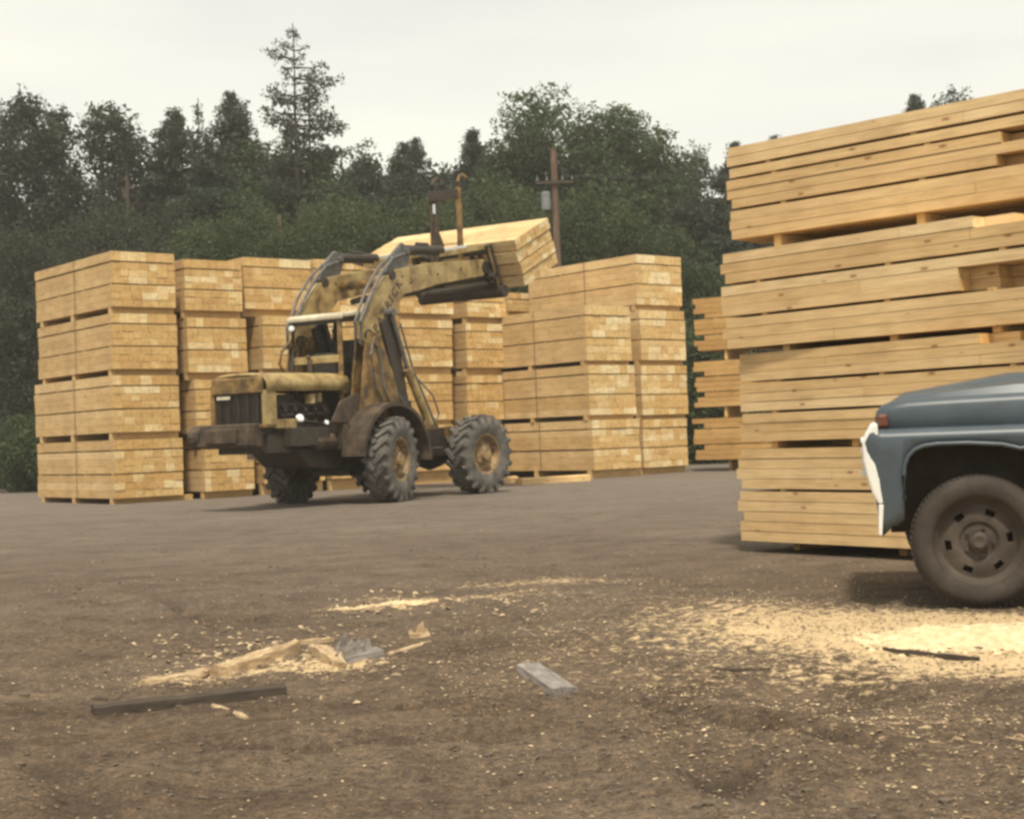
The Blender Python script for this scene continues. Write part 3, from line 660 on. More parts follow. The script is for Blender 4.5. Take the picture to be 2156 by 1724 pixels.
# carriage (tilted back) & forks & mast
TI = math.radians(23.5)
CR = Matrix.Translation((4.29, 0, 4.19)) @ Matrix.Rotation(-TI, 4, 'Y')   # local x along forks, z up the carriage
q = MB()
for bb in (.42, 2.32): q.box((-.20, bb, -.06), (-.05, bb + .10, 1.0), X=CR)
q.box((-.16, .42, .80), (-.06, 2.42, .92), X=CR); q.box((-.16, .42, .02), (-.06, 2.42, .16), X=CR); q.box((-.14, .9, .1), (-.07, 1.0, .9), X=CR); q.box((-.14, 1.84, .1), (-.07, 1.94, .9), X=CR)
a0 = CR @ Vector((-.14, .34, -.02)); a1 = CR @ Vector((-.14, 2.5, -.02)); q.tube([a0, a1], .13, 14); a0 = CR @ Vector((-.25, .40, .35)); a1 = CR @ Vector((-.25, 2.44, .35)); q.tube([a0, a1], .08, 12)
lp('fork_carriage', q, GREASE, bevel=.01)
for bb in (.72, 2.02):
    q = MB(); q.box((-.05, bb, -.055), (-.008, bb + .13, .9), X=CR); q.box((-.05, bb, -.055), (1.42, bb + .13, -.006), X=CR); lp('fork', q, RUST, bevel=.005)
q = MB(); q.box((-.22, .40, .1), (-.205, .44, .95), X=CR); lp('edge_plate', q, YEL, bevel=.004)
for bb, mt in ((1.10, YEL), (1.72, RUST)):
    q = MB(); w_ = .05 if bb < 1.5 else .09
    q.prism([(3.70, 4.75), (3.82, 4.75), (3.80, 6.30), (3.70, 6.30)], bb, bb + w_ * 1.6)
    pts = [(3.75, bb + w_ * .8, 6.25), (3.74, bb + w_ * .8, 6.42), (3.80, bb + w_ * .8, 6.55), (3.93, bb + w_ * .8, 6.60), (4.05, bb + w_ * .8, 6.56)]
    q.tube(pts, [.05, .045, .04, .035, .03], 8)
    if bb > 1.5: q.prism([(3.64, 4.8), (3.70, 4.8), (3.70, 5.7), (3.66, 5.7)], bb + .05, bb + .11); q.prism([(3.82, 4.9), (4.15, 5.02), (3.82, 5.55)], bb + .03, bb + .09); 
    lp('guard_post', q, YELD if mt is YEL else RUSTD, bevel=.006)
q = MB(); q.box((3.66, 1.12, 6.08), (3.78, 1.85, 6.28)); lp('guard_crossbar', q, GREASE)
q = MB(); q.box((3.655, 1.70, 5.82), (3.695, 1.74, 6.02)); lp('reflector', q, CHROME, bevel=0)
# the lifted pack
bE, LL, WW, HH = -.10, 4.0, 1.47, 1.0
R3 = Matrix.Rotation(PH, 4, 'Z')
base = Matrix.Translation(O) @ R3
pk = lumber_pack((0, 0, 0), 0, WW, LL, HH, 0, 'lumber pack held tilted in the air on the loader forks', None, bias=.12, tiers=(.25, .25, .25, .25), rows=(2, 2, 2, 2), cols=7, strap=0)
pk.matrix_world = base @ Matrix.Translation((4.29, bE, 4.19)) @ Matrix.Rotation(-TI, 4, 'Y')

# ------------------------------------------------------------------ truck
T = ground(2070, 1284); T.z = gz(T.x, T.y)
TX, TY = T.x, T.y
TA = math.radians(-13.6); TD = Vector((math.cos(TA), math.sin(TA), 0)); TN = Vector((-math.sin(TA), math.cos(TA), 0))
tr = empty('flatbed_truck', (TX, TY, T.z), TA, 'old dark blue truck with white grille, its front end at the right edge', 'truck')
tr.name = 'old_truck'
def thit(px, py):
    r_ = ray(px, py); k = (Vector((TX, TY, 0)) - C0).dot(TN) / r_.dot(TN); P = C0 + r_ * k
    return (P - Vector((TX, TY, 0))).dot(TD), P.z - T.z
def tx(px): return thit(px, 950)[0]
def tz(px, py): return thit(px, py)[1]
# front fenders: lofted sections
def fender(side):
    q = MB(); ns = 64
    xF = tx(1822); xB = 1.05
    fb = [(tx(1850), tz(1850, 1128)), (tx(1866), tz(1866, 1118)), (tx(1880), tz(1880, 1108)), (tx(1895), tz(1895, 1102)), (tx(1905), tz(1905, 1094)), (tx(1915), tz(1915, 1090))]
    arch_c = (0.0, .40)
    def bot(x):
        # arch outline from photo
        pts = [(tx(1822), .66), (tx(1850), tz(1850, 1130)), (tx(1866), tz(1866, 1116)), (tx(1882), tz(1882, 1110)), (tx(1898), tz(1898, 1099)), (tx(1912), tz(1912, 1090)),
               (tx(1899), 0)]
        A = [(-.60, .66), (-.595, .70)]
        return None
    prof_x = [xF, tx(1830), tx(1838), tx(1846)]
    # bottom line as function of x
    bl = [(tx(1822), tz(1822, 935)), (tx(1826), tz(1826, 985)), (tx(1833), tz(1833, 1030)), (tx(1841), tz(1841, 1060)), (tx(1847), tz(1847, 1112)), (tx(1851), tz(1851, 1130)), (tx(1866), tz(1866, 1117)), (tx(1872), tz(1872, 1108)), (tx(1884), tz(1884, 1106)), (tx(1892), tz(1892, 1099)), (tx(1899), tz(1899, 1096)),
          (tx(1900), tz(1900, 1050)), (tx(1901), tz(1901, 1000)), (tx(1904), tz(1904, 978)), (tx(1912), tz(1912, 960)), (tx(1926), tz(1926, 946)), (tx(1945), tz(1945, 938)), (tx(1975), tz(1975, 934)), (tx(2040), tz(2040, 932)), (tx(2110), tz(2110, 935)), (tx(2150), tz(2150, 944)), (.32, .975), (.40, .90), (.46, .78), (.49, .60), (.50, .45), (1.05, .45)]
    top = [(tx(1822), tz(1822, 918)), (tx(1830), tz(1830, 903)), (tx(1838), tz(1838, 893)), (tx(1850), 1.085)]
    def ztop(x):
        if x <= top[0][0]: return top[0][1]
        for (a, za), (b_, zb) in zip(top, top[1:]):
            if a <= x <= b_: return za + (zb - za) * (x - a) / (b_ - a)
        return 1.085
    rows = []
    for (x, zb) in bl:
        zt = ztop(x); zb = min(zb, zt - .02)
        col_ = []
        for k in range(7): col_.append((x, 0.02 * (1 - k / 6.) ** 2, zb + (zt - .045 - zb) * k / 6))
        col_ += [(x + .0, .012, zt - .02), (x, .04, zt + .0), (x, .085, zt + .012), (x, .14, zt + .0), (x, .16, zt - .01)]
        rows.append(col_)
    nc = len(rows[0])
    for c_ in rows:
        for p in c_: q.v.append((p[0], side * p[1] if side > 0 else p[1], p[2]))
    for i in range(len(rows) - 1):
        for k in range(nc - 1): q.f.append([i*nc+k, (i+1)*nc+k, (i+1)*nc+k+1, i*nc+k+1]); q.m.append(0); q.t.append(.5)
    return q, bl
W_T = 1.86
def mirror_mb(q):
    n = MB(); n.v = [(x, W_T - y, z) for x, y, z in q.v]; n.f = [list(reversed(f)) for f in q.f]; n.m = q.m[:]; n.t = q.t[:]; return n
q, bl = fender(1)
for k, qq in enumerate((q, mirror_mb(q))):
    o = qq.build('front_fender', BLUE, tr); smooth_angle(o, 38); s_ = o.modifiers.new('solid', 'SOLIDIFY'); s_.thickness = .012; s_.offset = -1 if k == 0 else -1
    lip = MB(); yy = -.010 if k == 0 else W_T + .010
    arc = [(x, yy, z) for x, z in bl[11:26]]; lip.tube(arc, .013, 8)
    lo = lip.build('arch_lip', BLUE, o); smooth_angle(lo, 60)
# hood body: cross sections, x stations
stn = [(tx(1846), .0, 1.165, .90), (tx(1850), .0, 1.20, .95), (tx(1860), .0, 1.235, .985), (tx(1880), .0, 1.255, 1.0), (tx(1915), 0, 1.268, 1.0), (tx(1990), 0, 1.274, 1.0), (tx(2156), 0, 1.282, 1.0), (1.05, 0, 1.29, 1.0)]
q = MB(); prof = None
def hood_sec(x, zt, wk, i):
    hc = .010 + .052 * sm(tx(1880), tx(1925), x) + .075 * sm(tx(1925), tx(2140), x)
    pts = [(.15, 1.06), (.125, 1.10), (.12, 1.15), (.125, zt - .045), (.14, zt - .018), (.17, zt), (.21, zt + .004), (.24, zt - .004), (.265, zt - .002), (.30, zt + hc * .42), (.37, zt + hc * .58), (.48, zt + hc * .66), (.50, zt + hc * .68), (.53, zt + hc * .84), (.70, zt + hc), (.93, zt + hc * 1.06)]
    c_ = W_T / 2
    pts = [(c_ - (c_ - y) * wk, min(z, zt + 1)) for y, z in pts]
    full = pts + [(W_T - y, z) for y, z in pts[-2::-1]]
    return [(x, y, z) for y, z in full]
secs = [hood_sec(x, zt, wk, i) for i, (x, _, zt, wk) in enumerate(stn)]
nc = len(secs[0])
for s_ in secs: q.v += s_
for i in range(len(secs) - 1):
    for k in range(nc - 1): q.f.append([i*nc+k, (i+1)*nc+k, (i+1)*nc+k+1, i*nc+k+1]); q.m.append(0); q.t.append(.5)
q.f.append(list(range(nc))); q.m.append(0); q.t.append(.5)
o = q.build('hood', BLUE, tr, recalc=True); smooth_angle(o, 32)
# white grille panel
q = MB(); gpf = [(tx(1836), 1.135), (tx(1822), 1.07), (tx(1815), 1.02), (tx(1817), .90), (tx(1824), .80), (tx(1834), .70), (tx(1845), .64), (tx(1856), .64), (tx(1850), 1.135)]
q.prism([(x, z) for x, z in gpf], .004, W_T - .004)
gr = q.build('grille_shell', WHITE, tr, bevel=.02, recalc=True)
q = MB(); q.prism([(tx(1845), .64), (tx(1843), .46), (tx(1850), .45), (tx(1856), .64)], .0, W_T); q.build('lower_apron', WHITE, tr, bevel=.005, recalc=True)
for yy in (.28, W_T - .28):
    q = MB(); q.lathe([(0, -.045), (.06, -.04), (.09, -.02), (.095, 0), (.115, .0), (.12, .03)], 28)
    o = q.build('headlamp', GLASS, tr, recalc=True); smooth_angle(o); o.location = (tx(1815) + .055, yy, .93); o.rotation_euler = (0, 0, -PI / 2)
q = MB()
for k in range(4): q.box((tx(1818) - .02, .5, .80 + k * .07), (tx(1818) + .02, W_T - .5, .83 + k * .07))
q.build('grille_bar', WHITE, tr, bevel=.006)
for yy in (.085, W_T - .135):
    q = MB(); q.box((-.035, 0, -.042), (.035, .045, .042)); o = q.build('turn_signal', AMBER, tr, bevel=.018); o.location = (tx(1861), yy - .005, tz(1861, 886))
# chrome-less bumper brackets, underbody, frame rails, axle
q = MB(); q.box((tx(1870), .30, .45), (2.3, .38, .62)); q.box((tx(1870), W_T - .38, .45), (2.3, W_T - .30, .62)); q.box((-.42, .32, .66), (-.38, 1.55, 1.06)); q.box((-.5, .35, .5), (1.0, 1.5, 1.05))
for y0, y1 in ((.30, .33), (W_T - .33, W_T - .30)): q.box((-.56, y0, .60), (.9, y1, 1.08))
q.box((-.55, .03, 1.03), (.95, .33, 1.06)); q.box((-.55, W_T - .33, 1.03), (.95, W_T - .03, 1.06)); q.box((.52, .02, .45), (.56, .33, 1.05)); q.box((.52, W_T - .33, .45), (.56, W_T - .02, 1.05)); q.tube([(0, .1, .42), (0, W_T - .1, .42)], .05, 8)
q.build('underbody', INNER, tr, bevel=.005)
def twheel(yy, out):
    q = MB(); q.lathe([(0, -.005), (.035, -.01), (.055, .005), (.06, .05), (.10, .055), (.12, .04)], 28)
    for k in range(5):
        a = 2 * PI * k / 5 + .3; q.tube([(.085 * math.cos(a), .03, .085 * math.sin(a)), (.085 * math.cos(a), .06, .085 * math.sin(a))], .012, 6)
    h = q.build('front_wheel', TRIM, tr, recalc=True); smooth_angle(h); h.location = (0, yy, .402); h.rotation_euler = (0, .35, 0 if out < 0 else PI)
    # disc with hand holes
    q = MB(); n_ = 60; rr = [.12, .162, .198, .225, .245, .262, .268, .262]; yy_ = [.04, .035, .055, .06, .02, .0, -.02, .12]
    o_ = 0
    for r_, y_ in zip(rr, yy_):
        for k in range(n_): a = 2*PI*k/n_; q.v.append((r_*math.cos(a), y_, r_*math.sin(a)))
    for i in range(len(rr) - 1):
        for k in range(n_):
            if i == 1 and (k % 10) in (3, 4, 5): continue
            k2 = (k+1) % n_; q.f.append([i*n_+k, i*n_+k2, (i+1)*n_+k2, (i+1)*n_+k]); q.m.append(0); q.t.append(.5)
    r_o = q.build('rim', TRIM, h); smooth_angle(r_o, 50); q2 = MB(); q2.lathe([(.12, .11), (.25, .11)], 30); q2.build('brake_drum', INNER, h)
    q = MB(); q.lathe([(.258, -.0), (.27, -.02), (.29, -.03), (.33, -.038), (.362, -.03), (.382, -.01), (.394, .012), (.401, .03), (.401, .075), (.392, .078), (.392, .085), (.401, .088), (.401, .13), (.392, .133), (.392, .14), (.401, .143), (.400, .17), (.385, .20), (.34, .225), (.27, .21)], 72)
    for k in range(72):
        a = 2 * PI * k / 72; X = Matrix.Rotation(a, 4, 'Y') @ Matrix.Translation((.3935, 0, 0)); q.box((-.01, .004, -.011), (.010, .028, .009), X=X)
    t_o = q.build('tyre', TTYRE, h, recalc=True); smooth_angle(t_o, 35)
twheel(.06, -1); twheel(W_T - .06, 1)
# cab (just beyond the frame edge)
q = MB(); side = [(1.05, .45), (2.3, .45), (2.32, 1.3), (2.18, 1.88), (1.55, 1.92), (1.12, 1.32)]
q.prism(side, .03, W_T - .03); cb_ = q.build('cab', BLUE, tr, bevel=.05, recalc=True)
q = MB(); q.prism([(1.30, 1.32), (2.1, 1.32), (2.02, 1.78), (1.62, 1.80)], .022, .034); q.prism([(1.30, 1.32), (2.1, 1.32), (2.02, 1.78), (1.62, 1.80)], W_T - .034, W_T - .022); q.build('side_window', WINDOW, tr)
q = MB(); q.box((-.02, .16, .03), (.0, W_T - .16, .62), X=Matrix.Translation((1.128, 0, 1.30)) @ Matrix.Rotation(math.radians(35.6), 4, 'Y')); q.build('windscreen', WINDOW, tr)
q = MB(); q.box((1.25, .0, 1.05), (1.42, .025, 1.075)); q.build('door_handle', CHROME, tr)

# ------------------------------------------------------------------ debris in front
def slab(name, a, b, w, th_, mat, label, cat, jag=.3, lift=0, seed=1, nseg=14, group=None, curl=0):
    """rough splintered piece between two ground points"""
    A, B = gp(*a), gp(*b); d = B - A; L = d.length; r = random.Random(seed)
    q = MB(); rows = []
    for i in range(nseg + 1):
        u = i / nseg; x = u * L; e = min(1, .45 + 3.2 * min(u, 1 - u)) if jag > .2 else 1
        w0 = w * e * (1 + jag * (noise.noise(Vector((u * 4, seed, 0)))) + jag * r.uniform(-.25, .25)); w1 = w * e * (1 + jag * noise.noise(Vector((u * 4, seed, 9))) + jag * r.uniform(-.25, .25))
        zz = th_ * (1 + jag * r.uniform(-.3, .3)); zc = curl * math.sin(u * PI)
        rows.append([(x, -w0 / 2, 0), (x, -w0 / 2 * .9, zz * .8 + zc), (x, -w0 * .1, zz + zc + jag * .15 * th_ * r.uniform(-1, 1)), (x, w1 / 2 * .9, zz * .75 + zc), (x, w1 / 2, 0)])
    for rw in rows: q.v += rw
    for i in range(nseg):
        for k in range(4): q.f.append([i*5+k, (i+1)*5+k, (i+1)*5+k+1, i*5+k+1]); q.m.append(0); q.t.append(.5)
        q.f.append([i*5+4, (i+1)*5+4, (i+1)*5, i*5]); q.m.append(0); q.t.append(.5)
    q.f.append([4, 3, 2, 1, 0]); q.m.append(0); q.t.append(.5); q.f.append([nseg*5+k for k in range(5)]); q.m.append(0); q.t.append(.5)
    o = q.build(name, mat, recalc=True); tag(o, label, cat, group)
    o.location = A + Vector((0, 0, lift - .004)); o.rotation_euler = (0, -math.atan2(d.z, math.hypot(d.x, d.y)), math.atan2(d.y, d.x)); return o
slab('plank', (195, 1498), (598, 1455), .11, .062, DRKW, 'long dark weathered plank lying in the left foreground', 'plank', .16, -.012, 3, nseg=20)
slab('bark_slab', (452, 1418), (622, 1376), .135, .07, BRKW, 'thick pale bark slab lying behind the dark plank', 'bark slab', .35, 0, 5)
slab('bark_slab', (300, 1440), (455, 1410), .12, .03, BRKW, 'flat crumbling bark strip at the left end of the thick bark slab', 'bark slab', .55, 0, 8, group=None)
slab('bark_slab', (655, 1372), (722, 1402), .10, .035, BRKW, 'curled pale bark piece just right of the thick bark slab', 'bark slab', .5, 0, 9, curl=.03)
slab('bark_slab', (630, 1362), (700, 1348), .06, .03, BRKW, 'narrow pale bark strip behind the curled bark piece', 'bark slab', .5, 0, 19)
slab('wood_block', (1112, 1408), (1190, 1447), .13, .045, GRYW, 'short grey squared offcut in the middle foreground', 'offcut', .05, .003, 4, nseg=4)
slab('wood_splinter', (448, 1487), (520, 1512), .045, .02, BRKW, 'pale wood splinter in front of the dark plank', 'splinter', .5, 0, 6)
slab('stick', (1860, 1366), (2062, 1390), .028, .022, DRKW, 'long dark stick lying on the yellow sawdust', 'stick', .4, 0, 7)
slab('stick', (1505, 1402), (1622, 1403), .022, .018, DRKW, 'short dark stick left of the sawdust heap', 'stick', .4, 0, 12)
slab('wood_splinter', (815, 1374), (905, 1352), .05, .015, BRKW, 'flat pale splinter right of the broken grey stump', 'splinter', .4, 0, 13)
slab('plank', (1092, 1021), (1236, 1012), .30, .16, LONG, 'pale beam lying on the ground in front of the three pack pile', 'beam', .03, 0, 14, nseg=6)
slab('wood_block', (1064, 1018), (1084, 1015), .22, .16, LONG, 'pale short block on the ground beside the front wheel', 'offcut', .05, 0, 15, nseg=3)
# broken upright stump: jagged shards joined in one piece
def shards(name, px, py, n, hgt, mat, label, cat, seed, spread=.1):
    A = gp(px, py); r = random.Random(seed); q = MB()
    q.box((-spread, -spread * .6, -.01), (spread * 1.15, spread * .6, .035))
    for i in range(n):
        x = r.uniform(-spread, spread) ; y = r.uniform(-spread * .5, spread * .5); h = hgt * r.uniform(.4, 1) * (1 - .5 * abs(x) / spread); w = r.uniform(.014, .035)
        lx = r.uniform(-.05, .05) - x * .4
        vs = [(x - w, y - w * .5, 0), (x + w, y - w * .5, 0), (x + w, y + w * .5, 0), (x - w, y + w * .5, 0), (x + lx - w * .5, y, h * .8), (x + lx + w * .6, y + .005, h)]
        q.add(vs, [(0, 1, 5, 4), (1, 2, 5), (2, 3, 4, 5), (3, 0, 4), (3, 2, 1, 0)])
    o = q.build(name, mat, recalc=True); tag(o, label, cat); o.location = A; o.rotation_euler = (0, -.12, .35); return o
shards('broken_stump', 742, 1390, 16, .21, GRYW, 'splintered grey wood chunk standing up beside the bark slabs', 'wood chunk', 2, .135)
shards('broken_stump', 880, 1338, 6, .12, BRKW, 'small upright splinter of wood behind the grey chunk', 'wood chunk', 5, .045)
# sawdust ridges / heap
def heap(px, py, rx, ry, h, label, mat, seed, rot=0):
    A = gp(px, py); q = MB(); n = 40
    for j in range(n + 1):
        for i in range(n + 1):
            u, v_ = i / n * 2 - 1, j / n * 2 - 1; rr = math.hypot(u, v_)
            k = max(0, 1 - rr ** 2.2) ; k *= 1 + .35 * noise.noise(Vector((u * 3, v_ * 3, seed))) + .2 * noise.noise(Vector((u * 9, v_ * 9, seed)))
            ed = 1 + .25 * noise.noise(Vector((math.atan2(v_, u) * 1.5, seed, 0)))
            lx, ly = u * rx * ed, v_ * ry * ed; wx = A.x + lx * math.cos(rot) - ly * math.sin(rot); wy = A.y + lx * math.sin(rot) + ly * math.cos(rot)
            q.v.append((lx, ly, gz(wx, wy) - A.z + h * (k - .25) + .020 * noise.noise(Vector((u * 14, v_ * 10, seed + 5))) + .012 * noise.noise(Vector((u * 34, v_ * 26, seed + 8)))))
    for j in range(n):
        for i in range(n): q.f.append([j*(n+1)+i, j*(n+1)+i+1, (j+1)*(n+1)+i+1, (j+1)*(n+1)+i]); q.m.append(0); q.t.append(.5)
    o = q.build('sawdust', mat, smooth=True); tag(o, label, 'sawdust', kind='stuff'); o.location = A; o.rotation_euler = (0, 0, rot); return o
SAW = noise_mat('fresh_sawdust', [(.28, (.48, .34, .18)), (.5, (.70, .54, .32)), (.72, (.82, .67, .44))], 14, .95, .012, fine=.5, bst=.9)
heap(2090, 1340, .80, .50, .020, 'pale yellow sawdust heap in front of the truck wheel', SAW, 1, .05)
heap(812, 1276, .36, .045, .013, 'thin pale ridge of shavings behind the splintered grey chunk', SAW, 3, .12)

# ------------------------------------------------------------------ trees
_tr = random.Random(77); TUFT = []
for _ in range(60):      # ready-made tufts of five small leaf blades, unit size
    tv = []
    for k in range(5):
        c = Vector((_tr.uniform(-.5, .5), _tr.uniform(-.5, .5), _tr.uniform(-.42, .42)))
        a = Vector((_tr.gauss(0, 1), _tr.gauss(0, 1), _tr.gauss(0, .8))).normalized(); b = a.cross(Vector((_tr.gauss(0, 1), _tr.gauss(0, 1), _tr.gauss(0, 1)))).normalized()
        l = _tr.uniform(.34, .62); w = _tr.uniform(.16, .30)
        tv += [tuple(v) for v in (c - a * l * .5, c + b * w * .5, c + a * l * .5, c - b * w * .5)]
    TUFT.append(tv)
def leafcard(q, c, n_, s, r, tint):
    s = s * 1.05; o = len(q.v); cx, cy, cz = c
    q.v += [(cx + x * s, cy + y * s, cz + z * s) for x, y, z in r.choice(TUFT)]
    for k in range(5):
        q.f.append([o, o + 1, o + 2, o + 3]); o += 4; q.m.append(0); q.t.append(max(0, min(1, tint + r.uniform(-.2, .2))))
def conifer(h, rad, seed, dens=1., sparse=0, lean=0, low=.10, droop=.25, spray=.42):
    r = random.Random(seed); tq = MB(); cq = MB(); rad *= 1.2
    n = 10; tq.tube([(lean * (i / n) ** 2 + .05 * r.uniform(-1, 1), .05 * r.uniform(-1, 1), h * i / n) for i in range(n + 1)], [max(.02, (.013 if sparse else .017) * h * (1 - i / n) ** .9) for i in range(n + 1)], 7)
    lv = int(h * 3.0 * (1 - .40 * sparse))
    for i in range(lv):
        t = low + (1 - low) * (i + r.random() * .6) / lv; z = h * t
        cx = lean * t * t
        prof = ((min(1.0, h * (1 - t) / (rad * 2.2)) ** .9) if not sparse else (.36 * sm(.01, .15, 1 - t) + .04 + .2 * (1 - t))) * (1 + .35 * noise.noise(Vector((t * 9, seed, 0))))
        nb = r.choice((5, 6, 7)) if not sparse else r.choice((2, 2, 3, 4))
        for k in range(nb):
            a = r.uniform(0, 2 * PI); L = rad * prof * r.uniform(.6, 1.15) + (.12 if not sparse else 0)
            if sparse: L *= r.choice((.45, .7, .9, 1.0, 1.15))
            up = (.35 if t > .75 and not sparse else 0) + (r.uniform(-.15, .3) if sparse else 0)
            d = Vector((math.cos(a), math.sin(a), 0))
            def P(u): return Vector((cx, 0, z)) + d * (L * u) + Vector((0, 0, L * (up * u - droop * u * u * (1.2 if not sparse else .4) + (.18 * u ** 3))))
            tq.tube([P(0), P(.5), P(1)], [.03 + .008 * L, .022, .008], 4, cap=False)
            ns = int((7 + L * 13) * dens * (1 - .15 * sparse))
            for s in range(ns):
                u = (.05 if not sparse else .30) + (.95 if not sparse else .70) * r.random(); c = P(u); sd = r.choice((-1, 1)); lat = d.cross(Vector((0, 0, 1))) * sd
                off = lat * r.random() * (.16 + .34 * L * (1 - u)) + Vector((0, 0, r.uniform(-.24, .10)))
                nn = Vector((0, 0, 1)) * .6 + lat * r.uniform(-.7, .8) + d * r.uniform(-.9, .9)
                leafcard(cq, c + off, nn, spray * (.5 + .45 * min(1, h * (1 - t) / 2.5)) * r.uniform(.7, 1.3), r, max(0, min(1, r.gauss(.45, .22) + .12 * u)))
    return tq, cq
def broad(h, rad, seed, dens=1., nb=22, leaf=.40, lowf=.06):
    r = random.Random(seed); tq = MB(); cq = MB(); rad *= 1.12
    tq.tube([(0, 0, 0), (.1, .05, h * .25), (-.05, .1, h * .5), (.1, 0, h * .85)], [.02 * h, .015 * h, .010 * h, .004 * h], 8)
    nb = int(nb * 1.25)
    for i in range(nb):
        t = lowf + (.95 - lowf) * (i + r.random()) / nb
        env = math.sin(PI * min(1, (t * .80 + .18))) ** .55
        a = r.uniform(0, 2 * PI); rr = rad * env * r.uniform(.15, .80)
        br = rad * r.uniform(.30, .50) * (.50 + .6 * env)
        c = Vector((math.cos(a) * rr, math.sin(a) * rr, min(h * t, h - br * .9)))
        tq.tube([(0, 0, max(.2, c.z - rr * .9 - .3)), (c.x * .5, c.y * .5, c.z - rr * .35), tuple(c)], [.04 + .004 * h, .03, .012], 5, cap=False)
        n = int((br * br * 95 + 30) * dens); bt = r.gauss(0, .12)
        for k in range(n):
            v = Vector((r.gauss(0, 1), r.gauss(0, 1), r.gauss(0, 1))).normalized()
            rad_ = br * (.35 + .75 * r.random() ** .6) * (1 + .45 * noise.noise(v * 2.2 + Vector((i, seed, 0))))
            p = c + Vector((v.x, v.y, v.z * .95)) * rad_
            leafcard(cq, p, v + Vector((r.uniform(-.9, .9), r.uniform(-.9, .9), r.uniform(-.3, .9))), leaf * r.uniform(.6, 1.3), r, max(0, min(1, r.gauss(.45, .2) + bt)))
        for s_ in range(int(5 * br)):
            v = Vector((r.gauss(0, 1), r.gauss(0, 1), r.uniform(-.2, 1.4))).normalized()
            for m_ in range(6): leafcard(cq, c + v * br * r.uniform(.85, 1.45) + Vector((r.uniform(-.1, .1), r.uniform(-.1, .1), r.uniform(-.1, .1))), v, leaf * .6, r, .5)
    return tq, cq
GT = 'trees behind the lumber stacks'
def plant_tree(name, px, ytop, Y, make, mat, label, cat='tree', group=GT, base=0):
    P = at(px, ytop, Y); h = P.z - base
    tq, cq = make(h)
    root = empty(name, (P.x, Y, base), 0, label, cat, group)
    tq.build('trunk', BARK, root); cq.build('crown', mat, root)
    return root
def cf(rad, seed, **k): return lambda h: conifer(h, rad, seed, **k)
def bf(rad, seed, **k): return lambda h: broad(h, rad, seed, **k)
